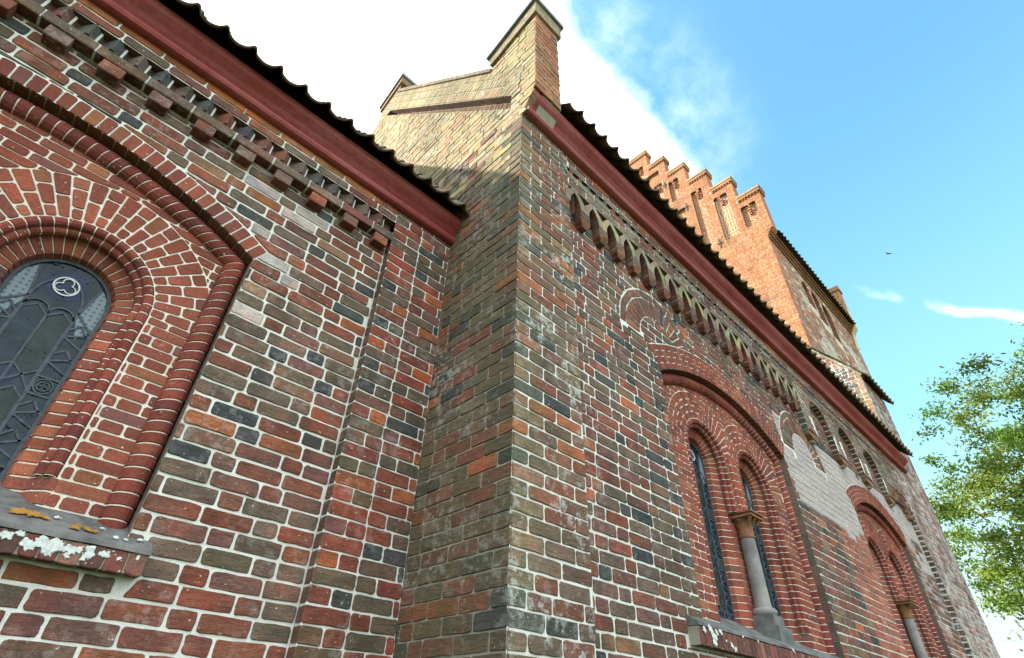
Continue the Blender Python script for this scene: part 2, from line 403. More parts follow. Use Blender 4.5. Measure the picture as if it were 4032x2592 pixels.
# ------------------------------------------------------------------ arch geometry shared by jambs and rings
class Arch:
    def __init__(s, cx, h, zk, rise, zs):
        s.cx, s.h, s.zk, s.zs = cx, h, zk, zs; s.R = (h*h+rise*rise)/(2*rise); s.zc = zk+rise-s.R; s.top = zk+rise
    def zi(s, o): return s.zc + math.sqrt(max(0, (s.R-o)**2-(s.h-o)**2))
    def P(s, seg, t, o):
        if seg == 'R': return (s.cx+s.h-o, s.zs+t*(s.zi(o)-s.zs))
        if seg == 'L': return (s.cx-s.h+o, s.zs+t*(s.zi(o)-s.zs))
        a = math.asin(min(1, (s.h-o)/(s.R-o))); a = a*(1-2*t); return (s.cx+(s.R-o)*math.sin(a), s.zc+(s.R-o)*math.cos(a))
    def length(s, seg): return (s.zk-s.zs) if seg in 'RL' else 2*s.R*math.asin(min(1, s.h/s.R))
    def ztop(s, x, o=0): return s.zc+math.sqrt(max(0, (s.R-o)**2-(x-s.cx)**2))
    def inside(s, o=0.0):                   # <0 inside the opening grown by -o
        return s_or(s_and(s_circle(s.cx, s.zc, s.R-o), lambda x, z: abs(x-s.cx)-s.h+o), s_box(s.cx-s.h+o, s.cx+s.h-o, s.zs-.5, s.zk))
def sweep(mb, fr, arch, seg, prof, pitch, colf, gap=.006, sink=.006, mat=0, mmat=1, t0=0.0, sub=None, flip=1):
    L = arch.length(seg); n = max(1, round(L*(1-t0)/pitch)); sub = sub or (2 if seg == 'A' else 1)
    nr = []
    for i in range(len(prof)):
        a = prof[max(i-1, 0)]; b = prof[min(i+1, len(prof)-1)]; dx, dy = b[0]-a[0], b[1]-a[1]; l = math.hypot(dx, dy) or 1
        nr.append((-dy/l*flip, dx/l*flip))
    low = [(p[0]+q[0]*sink, p[1]+q[1]*sink) for p, q in zip(prof, nr)]
    def rg(t, pr): return [fr.p(*arch.P(seg, t, o), -d) for o, d in pr]
    K = len(prof); gt = gap/2/L
    for i in range(n):
        ta, tb = t0+(1-t0)*i/n+gt, t0+(1-t0)*(i+1)/n-gt; e = .003/L
        ts = [(ta, low), (ta+e, prof)] + [(ta+e+(tb-ta-2*e)*j/sub, prof) for j in range(1, sub)] + [(tb-e, prof), (tb, low)]
        vs = []
        for t, pr in ts: vs += rg(t, pr)
        fs = [(r*K+k, r*K+k+1, (r+1)*K+k+1, (r+1)*K+k) for r in range(len(ts)-1) for k in range(K-1)]
        mb.add(vs, fs, colf(0, 0, i, 0, 'R'), mat)
    ns = max(2, int(n*(1 if seg == 'A' else .5))); vs = []
    for i in range(ns+1): vs += rg(t0+(1-t0)*i/ns, low)
    mb.add(vs, [(r*K+k, r*K+k+1, (r+1)*K+k+1, (r+1)*K+k) for r in range(ns) for k in range(K-1)], (.5, .5, .5), mmat)
def roll(oc, dc, r, a0=-35, a1=215, n=11):
    return [(oc-r*math.cos(R(a0+(a1-a0)*i/n)), dc-r*math.sin(R(a0+(a1-a0)*i/n))) for i in range(n+1)]
def lathe(mb, cx, cy, prof, n=24, col=(.5, .5, .5), mat=0):
    vs = [(cx+r*math.cos(2*math.pi*i/n), cy+r*math.sin(2*math.pi*i/n), z) for r, z in prof for i in range(n)]
    mb.add(vs, [(k*n+i, k*n+(i+1) % n, (k+1)*n+(i+1) % n, (k+1)*n+i) for k in range(len(prof)-1) for i in range(n)], col, mat)
def bar(mb, fr, a, b, w, n0, n1, mat=0):
    dx, dy = b[0]-a[0], b[1]-a[1]; l = math.hypot(dx, dy)
    if l < 1e-5: return
    px, py = -dy/l*w/2, dx/l*w/2
    P = [(a[0]-px, a[1]-py), (b[0]-px, b[1]-py), (b[0]+px, b[1]+py), (a[0]+px, a[1]+py)]
    mb.prism(P if area(P) > 0 else P[::-1], n1, n0, fr, mat=mat)
def blob(mb, fr, u, v, r, n0, h=.003, sq=1.0, seed=0):
    rnd = random.Random(seed); k = 22; P = []; ph = rnd.uniform(0, 6)
    for i in range(k):
        a = 2*math.pi*i/k; rr = r*(.9+.22*math.sin(2*a+ph)+.14*math.sin(5*a-ph)+rnd.uniform(-.16, .16)); P.append((u+rr*math.cos(a), v+rr*sq*math.sin(a)))
    vs = [fr.p(x, y, n0-.002) for x, y in P] + [fr.p(u+(x-u)*.86, v+(y-v)*.86, n0+h) for x, y in P]
    mb.add(vs, [(i, (i+1) % k, k+(i+1) % k, k+i) for i in range(k)] + [list(range(k, 2*k))])

# ------------------------------------------------------------------ the twin lancet window, a part of the wall it stands in
def window(parent, fr, cx, half, zk, rise, zs, ldx, spring, rim, capz, sill_u, sill_v, lod, lbl, detail):
    A = Arch(cx, half, zk, rise, zs)
    win = bpy.data.objects.new('twin_window', None); COL.objects.link(win); win.parent = parent
    base = Vector(fr.p(cx, zs, 0)); win.location = base - parent.location; win.empty_display_size = .2
    if lbl: win['label'] = lbl
    red = lambda *a: pal_red(); rollc = lambda *a: pal_roll()
    am = math.asin(half/A.R)
    mb = MB()                               # flush ring of bricks over the opening
    sp = ((), ) if rim < .2 else ((.5,), (.25, .75))
    ring(mb, fr, cx, A.zc, A.R+.003, A.R+rim, -am, am, red, pitch=(.074 if rim < .2 else .070), splits=sp, lod=min(lod, 1), joint=.0085)
    n = 28
    for i in range(n):
        a, b = -am+2*am*i/n, -am+2*am*(i+1)/n
        mb.add([fr.p(cx+q*math.sin(t), A.zc+q*math.cos(t), -.006) for q, t in ((A.R, a), (A.R, b), (A.R+rim+.012, b), (A.R+rim+.012, a))], [(3, 2, 1, 0)], mat=1)
    make('arch_ring', mb, ['brick_red', 'mortar'], win)
    mb = MB()                               # plain reveal at the wall edge
    dk = palette([(60, (.13, .11, .09)), (40, (.17, .12, .09))])
    for seg in 'RL': sweep(mb, fr, A, seg, [(0, .001), (-.001, .05), (0, .10)], .19, lambda *a: dk(), sink=.003, gap=.004)
    sweep(mb, fr, A, 'A', [(0, .002), (-.001, .05), (0, .10)], .070 if rim > .2 else .074, lambda *a: vary((.17, .06, .04)), sink=.003)
    make('reveal', mb, ['brick_red', 'mortar_dark'], win)
    mb = MB()                               # big engaged roll
    for seg in 'RLA': sweep(mb, fr, A, seg, roll(.067, .121, .067), .0685 if seg == 'A' else .0665, rollc, gap=.007)
    make('roll_moulding', mb, ['brick_red', 'mortar_white'], win, smooth=False)
    # flat face behind, with the two lancets cut out of it
    HR, HG = .41, .225; f2 = fr.back(.11)
    lan = [Arch(cx+s*ldx, HR, spring, HR-.0005, zs) for s in (-1, 1)]
    mb = MB(); xs = [cx-half+.05]
    for a in lan: xs += [a.cx-HR+2*HR*(0.5-0.5*math.cos(math.pi*i/14)) for i in range(15)]
    xs += [cx+half-.05]; xs = sorted(set(round(x, 5) for x in xs))
    def lo(x):
        for a in lan:
            if abs(x-a.cx) < HR-1e-4: return a.ztop(x, .008)
        if abs(x-cx) < ldx-HR+.01: return capz-.02
        return zs
    for a, b in zip(xs, xs[1:]):
        mid = (a+b)/2; e = 1e-3; L = (lo(a+e), lo(b-e))
        if abs(mid-cx) < ldx-HR: L = (capz-.02,)*2
        strip(mb, f2, [(a, b, L[0], L[1], A.ztop(a, .05), A.ztop(b, .05))], -.0055, mat=1)
    R2 = HR+.30
    inner = s_neg(A.inside(.118)); notl = [a.inside(-.004) for a in lan]
    keep = [s_neg(A.inside(.118))]
    rings_ = [s_and(s_circle(a.cx, a.zc, R2), s_half(0, -1, -spring)) for a in lan]
    lay(mb, f2, cx-half+.1, cx+half-.1, zs, A.top, lambda *a: pal_red(), S=.240, H=.120, bond='SH', course=.0665, vref=zs, joint=.0085, lod=min(lod, 1), wob=.0015,
        keeps=keep+notl+rings_+[s_or(s_half(0, 1, capz), s_neg(s_box(cx-(ldx-HR), cx+(ldx-HR), zs-1, capz+1)), s_half(0, 1, capz))] if False else keep+notl+rings_+[s_box(cx-(ldx-HR)-.02, cx+(ldx-HR)+.02, zs-1, capz-.02)], seed=int(cx*7)+3)
    for s, a in zip((-1, 1), lan):
        lim = s_half(s, 0, s*cx+.002)
        ring(mb, f2, a.cx, a.zc, HR+.002, R2, -math.pi/2, math.pi/2, lambda *q: pal_red(), pitch=.070, splits=((.5,), (.25, .72)),
             keeps=keep+[lim], lod=min(lod, 1), joint=.009)
    make('inner_face', mb, ['brick_red', 'mortar_white'], win)
    mb = MB()                               # narrow pier behind the column, below the capital
    f3 = fr.back(.20); w2 = ldx-HR+.085
    sheet(mb, f3, cx-w2, cx+w2, zs, capz+.02, -.006); lay(mb, f3, cx-w2, cx+w2, zs, capz, lambda *a: pal_red(), S=.3, H=.3, bond='H', lod=0, course=.0665, joint=.008)
    make('pier', mb, ['brick_red', 'mortar_white'], win)
    for a in lan:                           # lancets: double roll, splayed jamb
        mb = MB(); a2 = Arch(a.cx, HR, spring, HR-.0005, zs); t0 = .0
        for seg in 'RLA':
            stop = (.20/(spring-zs)) if seg != 'A' else 0
            inner_side = (seg == 'R' and a.cx < cx) or (seg == 'L' and a.cx > cx)
            if inner_side: stop = (capz-zs)/(spring-zs)
            sweep(mb, fr, a2, seg, [(-.03, .116), (.0, .156), (.045, .197), (.095, .204)], .08, lambda *q: (.5, .5, .5), gap=0, t0=stop, mat=1, sink=.001)
            for oc, dc in ((.028, .130), (.062, .163)):
                sweep(mb, fr, a2, seg, roll(oc, dc, .030, -40, 200, 8), .0665, lambda *q: pal_roll(), gap=.0065, t0=stop, sink=.004)
            if stop and not inner_side: sweep(mb, fr, Arch(a.cx, HR, zs+.20, .1, zs), seg, [(0, .11), (.02, .112), (.075, .19), (.09, .20)], .086, red, gap=.010) if False else None
            if not inner_side and seg != 'A':
                q = Arch(a.cx, HR, zs+.20, HR-.0005, zs); sweep(mb, fr, q, seg, [(-.01, .111), (.02, .113), (.07, .165), (.09, .20)], .0665, lambda *z: pal_red(), gap=.007)
            sweep(mb, fr, a2, seg, [(.075, .185), (.083, .196), (.160, .232), (.168, .238), (.185, .305)], .0665, lambda *q: pal_red(), gap=.0075)
        make('lancet_moulding', mb, ['brick_red', 'mortar_white'], win)
    for a in lan:
        glazing(win, fr.back(.292), a.cx, HG, spring, zs, detail)
    # column with base and capital in front of the pier
    cy = Vector(fr.p(cx, 0, 0)).y + .128; mb = MB(); zb = zs+.235; n0 = zb+.06
    lathe(mb, cx, cy, [(.080, n0-.02), (.078, n0+.02), (.074, n0+.05), (.070, capz-.30), (.069, capz-.225)], 28)
    col = make('column', mb, ['stone'], win, smooth=True)
    mb = MB(); lathe(mb, cx, cy, [(.082, zb-.005), (.100, zb), (.112, zb+.02), (.112, zb+.04), (.098, zb+.06), (.080, zb+.065)], 28); make('column_base', mb, ['stone'], win, smooth=True)
    mb = MB(); mb.box(cx-.105, cx+.105, cy-.115, cy+.09, zb-.10, zb-.002); mb.box(cx-.135, cx+.135, cy-.150, cy+.09, zs-.05, zb-.10)
    mb.add([(cx-.105, cy-.115, zb-.10), (cx+.105, cy-.115, zb-.10), (cx+.135, cy-.15, zb-.125), (cx-.135, cy-.15, zb-.125)], [(0, 1, 2, 3)])
    make('plinth', mb, ['plinth'], win)
    mb = MB(); lathe(mb, cx, cy, [(.070, capz-.232), (.082, capz-.228), (.084, capz-.212), (.072, capz-.206), (.074, capz-.15), (.088, capz-.09), (.112, capz-.045)], 24)
    mb.box(cx-.135, cx+.135, cy-.150, cy+.09, capz-.048, capz-.028); mb.box(cx-.125, cx+.125, cy-.140, cy+.09, capz-.028, capz-.012); mb.box(cx-.145, cx+.145, cy-.160, cy+.09, capz-.012, capz+.004)
    for sx in (-1, 0, 1):                   # leaf knobs under the abacus
        for sy in ((-1,) if sx == 0 else (-1, 0)):
            ux, uy = cx+sx*.098, cy+(sy*.112 if sy else 0)
            for q, rr in ((-.058, .022), (-.082, .017), (-.104, .011)):
                k = 1 - (abs(q)-.058)*5; lathe(mb, cx+(ux-cx)*k, cy+(uy-cy)*k, [(.001, capz+q-rr), (rr*.8, capz+q-rr*.6), (rr, capz+q), (rr*.8, capz+q+rr*.6), (.001, capz+q+rr)], 8)
    make('capital', mb, ['terracotta'], win)
    if detail < 2:                          # bundle of small rolls standing on the capital
        mb = MB()
        for q in (-.055, 0, .055):
            zz = capz+.005
            while zz < spring+.05:
                lathe(mb, cx+q, cy-.02-(.012 if q == 0 else 0), [(.028, zz+.004), (.031, zz+.008), (.031, zz+.078), (.028, zz+.082)], 12, vary((.30, .085, .05))); zz += .086
        bx = MB()
        for q in (-.055, 0, .055): lathe(mb, cx+q, cy-.02-(.012 if q == 0 else 0), [(.027, capz), (.027, spring+.05), (.001, spring+.12)], 12, (.5, .5, .5), 1)
        make('roll_bundle', mb, ['brick_red', 'mortar_white'], win)
    # sill: rowlock bricks under a sloping weathered slab
    mb = MB(); u0, u1 = sill_u; s0, s1 = sill_v; PR = .085; u = u0; rnd = random.Random(int(cx*10))
    ff = fr.back(-PR)
    while u < u1-.02:
        wd_ = rnd.uniform(.068, .086); b = min(u+wd_, u1); P = [(u+.004, s0), (b-.004, s0), (b-.004, s1-.018), (u+.004, s1-.018)]
        brick(mb, ff, P, vary(rnd.choice([(.20, .075, .055), (.17, .075, .06), (.23, .12, .09), (.14, .07, .055)]), s=.2), 1 if lod < 2 else 2, rnd.uniform(-.002, .002), sunk=.05); u = b
    mb.prism([(u0+.004, s0+.004), (u1-.004, s0+.004), (u1-.004, s1-.02), (u0+.004, s1-.02)], -.007, -PR-.01, ff, mat=1)
    P = [(-PR-.006, s1-.016), (-PR-.002, s1+.004), (.0, s1+.058), (.11, zs+.060), (.31, zs+.185), (.33, s1-.02)]; K_ = len(P)
    N = 24; vs = []
    for i in range(N+1):
        uu = u0+(u1-u0)*i/N
        for k, (d, z) in enumerate(P): vs.append(fr.p(uu, z+(.004*noise.noise(Vector((uu*6, d*8, 1))) if k < 4 else 0), -d-(.003*noise.noise(Vector((uu*9, z*9, 4))) if k < 2 else 0)))
    mb.add(vs, [(i*K_+k, (i+1)*K_+k, (i+1)*K_+(k+1) % K_, i*K_+(k+1) % K_) for i in range(N) for k in range(K_)] + [tuple(range(K_)), tuple(N*K_+k for k in range(K_-1, -1, -1))], mat=2)
    sill = make('sill', mb, ['brick_red', 'mortar_dark', 'sill'], win)
    return A, win
def glazing(win, fr, cx, h, spring, zs, detail):
    z0 = zs+.03; top = spring+h; arc = [(cx+h*math.sin(t), spring+h*math.cos(t)) for t in [math.pi/2*(1-i/10) for i in range(21)]]
    mb = MB(); P = [(cx-h, z0), (cx+h, z0)]+arc[1:-1] + [(cx-h, spring)]
    P = [(cx-h, z0), (cx+h, z0)]+arc
    mb.prism(P, 0, -.006, fr)
    hw = .115                               # half width of the middle lights
    nb = MB(); per = .47; tp = spring-.06
    def inb(x, z): return abs(x-cx) <= h and (z <= spring or math.hypot(x-cx, z-spring) <= h)
    if True:
        g = MB()
        # coloured quarries, each a thin pane in front of the backing glass
        def pane(pts, mat): g.prism(pts if area(pts) > 0 else pts[::-1], .0015, .0005, fr, mat=mat)
        for s in (-1, 1):
            pts = [(cx+s*.121, spring-.10), (cx+s*.165, spring-.215), (cx+s*.214, spring-.13), (cx+s*.216, spring), (cx+s*.196, spring+.085), (cx+s*.160, spring+.13), (cx+s*.128, spring+.03)]; pane(pts, 2)
        z = tp-.02
        while z > z0:
            zl = max(z-per+.07, z0)
            for s in (-1, 1):
                a, b = cx+s*.006, cx+s*(hw-.006); m_ = (a+b)/2
                pane([(m_, z), (b, z-.05), (b, zl+.05), (m_, zl), (a, zl+.05), (a, z-.05)], 1 if (s > 0) else 0)
            pane([(cx, zl+.03), (cx+.05, zl-.035), (cx, zl-.10), (cx-.05, zl-.035)], 3)
            z -= per
        pane([(cx+.10*math.cos(t), spring+.075+.10*math.sin(t)) for t in [2*math.pi*i/16 for i in range(16)]], 3)
        make('glass_panes', g, ['glass', 'glass_green', 'glass_pale', 'glass_blue'], win)
    W = .011
    for s in (-1, 0, 1):
        bar(nb, fr, (cx+s*hw, z0), (cx+s*hw, tp if s else tp-.08), W*(1.5 if s else 1), -.001, .007)
    z = tp-.03
    while z > z0+.05:
        zl = z-per+.07
        for s in (-1, 1):
            a, b = cx, cx+s*hw; m_ = (a+b)/2
            for p, q in (((m_, z), (b, z-.05)), ((m_, z), (a, z-.05)), ((a, zl+.05), (m_, zl)), ((b, zl+.05), (m_, zl)), ((m_, zl), (a, zl-.06)), ((m_, zl), (b, zl-.07))): bar(nb, fr, p, q, W, 0, .006)
            # border: triangles, diamonds and a small roundel
            o, e = cx+s*hw, cx+s*(h-.012); c_ = (o+e)/2; zz = z-.13
            for dz_ in (.0, -.16):
                y = zz+dz_; bar(nb, fr, (o, y), (e, y+.045), W, 0, .006); bar(nb, fr, (o, y), (e, y-.045), W, 0, .006)
                bar(nb, fr, (e, y+.03), (c_, y+.09), W, 0, .006); bar(nb, fr, (c_, y+.09), (o, y+.04), W, 0, .006)
            y = zz-.30
            bar(nb, fr, (o, y+.05), (e, y+.05), W, 0, .008); bar(nb, fr, (o, y-.05), (e, y-.05), W, 0, .008)
            for rr in (.040, .026):
                for i in range(14): bar(nb, fr, (c_+rr*math.cos(i*math.pi/7), y+rr*math.sin(i*math.pi/7)), (c_+rr*math.cos((i+1)*math.pi/7), y+rr*math.sin((i+1)*math.pi/7)), .007, 0, .008)
            for i in range(4):
                t = i*math.pi/2; bar(nb, fr, (c_, y), (c_+.024*math.cos(t), y+.024*math.sin(t)), .006, 0, .008)
        z -= per
    # pointed head around the trefoil
    for s in (-1, 1):
        prev = None
        for i in range(11):
            t = R(60*i/10); rr = hw*2; p = (cx+s*(hw-rr*(1-math.cos(t))), tp+rr*math.sin(t)*.98)
            if prev and inb(*p): bar(nb, fr, prev, p, W, 0, .008)
            prev = p
        prev = None
        for i in range(9):
            t = math.pi*i/8; p = (cx+s*hw/2+hw/2*math.cos(t), tp-.06+.055*math.sin(t))
            if prev: bar(nb, fr, prev, p, W*.8, 0, .007)
            prev = p
        bar(nb, fr, (cx+s*hw, tp), (cx+s*h*.98, spring+.02 if False else tp-.10), W, 0, .007)
        bar(nb, fr, (cx+s*.12, tp+.005), (cx+s*.15, spring+.13), W, 0, .007)
    # iron edge frame
    for i in range(len(arc)-1): bar(nb, fr, arc[i], arc[i+1], .022, 0, .012)
    for s in (-1, 1): bar(nb, fr, (cx+s*h, z0), (cx+s*h, spring), .022, 0, .012)
    bar(nb, fr, (cx-h, z0), (cx+h, z0), .022, 0, .012)
    for s in (-1, 1):
        for q in range(3): nb.box(0, 0, 0, 0, 0, 0) if False else None
    gl = make('glazing', mb, ['glass'], win)
    make('leadwork', nb, ['lead'], win)
    t = MB(); tz = spring+.065; rr = .058
    def circ(ox, oz, rad, w_, k=20):
        for i in range(k):
            a, b = 2*math.pi*i/k, 2*math.pi*(i+1)/k
            bar(t, fr, (ox+rad*math.cos(a), oz+rad*math.sin(a)), (ox+rad*math.cos(b), oz+rad*math.sin(b)), w_, .002, .010)
    circ(cx, tz, rr, .008)
    for i in range(3):
        a = R(90+120*i); ox, oz = cx+.027*math.cos(a), tz+.027*math.sin(a)
        pts = [(ox+.025*math.cos(a+R(v)), oz+.025*math.sin(a+R(v))) for v in range(-125, 126, 25)]
        for p, q in zip(pts, pts[1:]): bar(t, fr, p, q, .005, .002, .010)
    make('trefoil', t, ['white_came'], win)

# ------------------------------------------------------------------ shared long parts
def cornice(name, parent, x0, x1, yw, z0, k, endcap=True):
    pr = [(.012, 0), (-.034, 0), (-.058, .008), (-.070, .028), (-.070, .048), (-.058, .068), (-.018, .074), (-.012, .092), (-.026, .104), (-.046, .125), (-.066, .150), (-.094, .172), (-.120, .196), (-.132, .222), (-.135, .262), (.012, .262)]
    pr = [(yw+a*k, z0+b*k) for a, b in pr]; mb = MB(); n = int((x1-x0)/.12); m_ = len(pr); vs = []
    for i in range(n+1):
        x = x0+(x1-x0)*i/n
        for j, (y, z) in enumerate(pr): vs.append((x, y+.003*noise.noise(Vector((x*1.5, j, 3))), z+.005*noise.noise(Vector((x*1.1, j*.4, 8)))))
    mb.add(vs, [(i*m_+j, (i+1)*m_+j, (i+1)*m_+(j+1) % m_, i*m_+(j+1) % m_) for i in range(n) for j in range(m_)] + [tuple(range(m_)), tuple(n*m_+j for j in range(m_-1, -1, -1))])
    return make(name, mb, ['paint'], parent, smooth=False)
def roof(name, parent, x0, x1, ye, ze, slope, run, per=.205, row=.33, mat='tile', under=True, x_of=None):
    th = math.atan(slope); D = Vector((0, math.cos(th), math.sin(th))); N = Vector((0, -math.sin(th), math.cos(th))); mb = MB()
    nx = int((x1-x0)/per*10); Ls = run/math.cos(th); rows = int(Ls/row)+1
    def h(x):
        p = ((x-x0)/per) % 1.0
        return -.020*math.sin(math.pi*p/.66) if p < .66 else .042*math.sin(math.pi*min(1, (p-.66)/.34)**1.5)**.8
    O = Vector((0, ye, ze)); xs = [x0+(x1-x0)*i/nx for i in range(nx+1)]; hs = [h(x) for x in xs]
    for r in range(rows):
        s0 = r*row; s1 = min((r+1)*row+.05, Ls); vs = []
        for x, hh in zip(xs, hs):
            j = .006*noise.noise(Vector((math.floor((x-x0)/per)*3.7, r*2.3, 1)))
            a = O+D*s0+N*(.034+hh+j); b = O+D*s1+N*(.010+hh); c = a-N*.017
            vs += [(x, a.y, a.z), (x, b.y, b.z), (x, c.y, c.z)]
            e = O+D*(s0+.25)+N*(.008+hh); vs.append((x, e.y, e.z))
        fs = []
        for i in range(nx):
            q = i*4; fs += [(q, q+4, q+5, q+1), (q+2, q+6, q+4, q)]
            if r == 0: fs.append((q+3, q+7, q+6, q+2))
        mb.add(vs, fs)
    a = O-D*0+N*-.012; b = O+D*Ls+N*-.012            # boarding, and the far slope
    mb.add([(x0, a.y+.06, a.z+.06*slope), (x1, a.y+.06, a.z+.06*slope), (x1, b.y, b.z), (x0, b.y, b.z)], [(0, 1, 2, 3)], mat=1)
    rid = O+D*Ls
    mb.add([(x0, rid.y, rid.z), (x1, rid.y, rid.z), (x1, rid.y+run, rid.z-run*slope), (x0, rid.y+run, rid.z-run*slope)], [(0, 1, 2, 3)], mat=0)
    return make(name, mb, [mat, 'soffit'], parent, smooth=False)
def sawtooth(parent, x0, x1, yf, z0, z1, colf, pitch=.145, dep=.075, yb=None, lod=1):
    mb = MB(); n = int((x1-x0)/pitch); f = front(yf)
    mb.add([f.p(x0, z0-.01, -dep), f.p(x1, z0-.01, -dep), f.p(x1, z1+.01, -dep), f.p(x0, z1+.01, -dep)], [(0, 1, 2, 3)], (.12, .065, .045)); mb.box(x0, x1, yf+.02, yf+dep, z1-.001, z1+.012, (.12, .06, .045))  # pocket backs coloured dark, the shade between teeth put into the brick
    for i in range(n):
        cx = x0+pitch*(i+.5); c = colf(); w_ = pitch*.5-.004
        j = random.uniform(-.006, .006)
        P = [(cx-w_, yf+dep+.004), (cx-.004+j, yf+.004), (cx+.004+j, yf+.004), (cx+w_, yf+dep+.004)]
        zz = [(z0+.006, 1), (z1-.006, 1)]; vs = [(a, b, z) for z, _ in zz for a, b in P]
        mb.add(vs, [(0, 1, 5, 4), (1, 2, 6, 5), (2, 3, 7, 6), (3, 2, 1, 0), (4, 5, 6, 7)], c)
        # lime smeared along the joint to the right of each tooth
        a_, b_ = yf+dep*.48, yf+dep*.62; mb.add([(cx+w_*.60, a_+.004, z0+.006), (cx+w_*.60+.012, a_+.012, z0+.006), (cx+w_*.60+.012, a_+.012, z1-.006), (cx+w_*.60, a_+.004, z1-.006)], [(0, 1, 2, 3)], mat=1)
    return make('sawtooth_frieze', mb, ['brick', 'mortar'], parent)
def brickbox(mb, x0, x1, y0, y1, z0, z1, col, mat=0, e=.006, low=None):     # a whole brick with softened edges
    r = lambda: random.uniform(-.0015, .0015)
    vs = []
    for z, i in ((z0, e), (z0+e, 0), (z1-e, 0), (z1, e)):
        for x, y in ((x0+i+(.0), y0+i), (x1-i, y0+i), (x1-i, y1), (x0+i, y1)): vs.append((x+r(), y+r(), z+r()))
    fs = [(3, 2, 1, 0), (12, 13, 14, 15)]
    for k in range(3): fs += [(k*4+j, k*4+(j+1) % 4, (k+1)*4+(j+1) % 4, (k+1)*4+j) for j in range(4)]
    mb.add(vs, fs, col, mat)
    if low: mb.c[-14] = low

# ================================================================== the place
XB, YC, PC, YA, PA = 2.0187, 2.10, 2.19, 3.04, 3.125
CO = .0956
def lodA(u, v): return 2 if v > .0 else 0
def arch_sheet(mb, fr, u0, u1, v0, v1, arches, rim, n=-.0075, mat=1):
    xs = [u0, u1]
    for a in arches: xs += [a.cx-a.h+2*a.h*i/24 for i in range(25)]
    xs = sorted(set(round(min(max(x, u0), u1), 5) for x in xs))
    for a, b in zip(xs, xs[1:]):
        m_ = (a+b)/2; A = next((q for q in arches if abs(m_-q.cx) < q.h), None)
        if A: strip(mb, fr, [(a, b, v0, v0, A.zs-.09, A.zs-.09), (a, b, A.ztop(a, -rim*.5), A.ztop(b, -rim*.5), v1, v1)], n, mat=mat)
        else: strip(mb, fr, [(a, b, v0, v0, v1, v1)], n, mat=mat)
def win_zone(A, rim):                      # <0 where the window and its arch ring stand
    am = math.asin(A.h/A.R); c, s = math.cos(am), math.sin(am)
    sec = s_and(s_circle(A.cx, A.zc, A.R+rim+.008), lambda x, z: c*(x-A.cx)-s*(z-A.zc), lambda x, z: -c*(x-A.cx)-s*(z-A.zc), s_half(0, -1, -A.zk+.001))
    sec = s_and(s_circle(A.cx, A.zc, A.R+rim+.008), lambda x, z: c*(x-A.cx)-s*(z-A.zc), lambda x, z: -c*(x-A.cx)-s*(z-A.zc))
    return [sec, s_box(A.cx-A.h, A.cx+A.h, A.zs-.09, A.zk+.02)]

# ------------------------------------------------------------------ ground
g = MB(); N = 60
def gh(x, y): return GZ
g.add([(-900, -900, GZ), (900, -900, GZ), (900, 900, GZ), (-900, 900, GZ)], [(0, 1, 2, 3)])
def grass():
    n = NT('lawn'); n.color(n.mix(n.ramp(n.noise(.8, 6, .7), .35, .65), (.045, .075, .018), (.09, .11, .035))); n.bump(n.noise(40, 5, .8), .8, .03); return n.m
M['grass'] = grass()
o = make('ground', g, ['grass']); o['kind'] = 'structure'

# ------------------------------------------------------------------ chancel (the wall on the left)
ch = thing('church_chancel', 'low brick chancel on the left with round arched leaded window, red cornice and tiled eaves', 'church', (-1.5, PA, GZ))
fA = front(PA); A1 = Arch(-.80, 1.31, 2.54, .345, .72); wz = win_zone(A1, .13)
mb = MB()
arch_sheet(mb, fA, -5.2, 1.425, GZ, 3.50, [A1], .13)
def colA(u, v, k, i, t):
    c = pal_old()
    if t == 'H' and random.random() < .15: c = vary(SL)
    if -.2 < u-.51 < .28 and v > .7 and random.random() < .14: c = vary((.42, .37, .35))
    return c
lay(mb, fA, -5.2, 1.42, GZ, 3.363, colA, vref=.361-CO*20, keeps=wz+[s_box(-3, .622, .535, .655)], seed=1, wob=.007, joint=.0145, proudj=.003,
    lodf=lambda u, v: 2 if (v > -.1 and u > -2.3) else 0)
make('wall', mb, MK, ch)
mb = MB(); fp = front(YA)
sheet(mb, fp, 1.42, XB+.0, GZ, 3.745)
lay(mb, fp, 1.42, XB, GZ, 3.745, lambda *a: pal_pil(), vref=.361-CO*20, corner=True, bond='HSS', tight=(True, False), seed=2, wob=.006, joint=.011, lodf=lodA, proudj=.003)
fs_ = side(1.42); sheet(mb, fs_, -PA-.01, -YA, GZ, 3.50)
lay(mb, fs_, -PA, -YA, GZ, 3.46, lambda *a: vary((.15, .085, .06)), vref=.361-CO*20, S=.2, H=.2, bond='S', tight=(True, True), start=1, corner=True, seed=2, wob=.0, joint=.014, lod=1)
make('pilaster', mb, MK, ch)
mb = MB()                                   # string course over the corbels, two courses under the cornice
zs_ = 3.363
x = -5.2; k = 0
while x < 1.42:
    w_ = .292; brickbox(mb, x+.006, min(x+w_-.006, 1.43), YA+.001, PA, zs_+.006, zs_+CO-.008, vary(random.choice([GB, PU, (.17, .12, .09)])), low=vary((.13, .05, .035))); x += w_  # darker red underside: soffit shade put into the colour
mb.box(-5.2, 1.43, YA+.010, PA, zs_+.012, zs_+CO-.004, mat=1)
make('string_course', mb, MK, ch)
sawtooth(ch, -5.2, 1.41, YA-.010, 3.455, 3.592, palette([(40, (.10, .10, .095)), (30, (.16, .125, .105)), (20, PU), (10, RB)]), pitch=.1455, dep=.085)
mb = MB(); sheet(mb, fp, -5.2, 1.43, 3.594, 3.76)
mb.box(-5.2, 1.42, YA+.008, PA+.1, 3.597, 3.61, (.15, .08, .05))
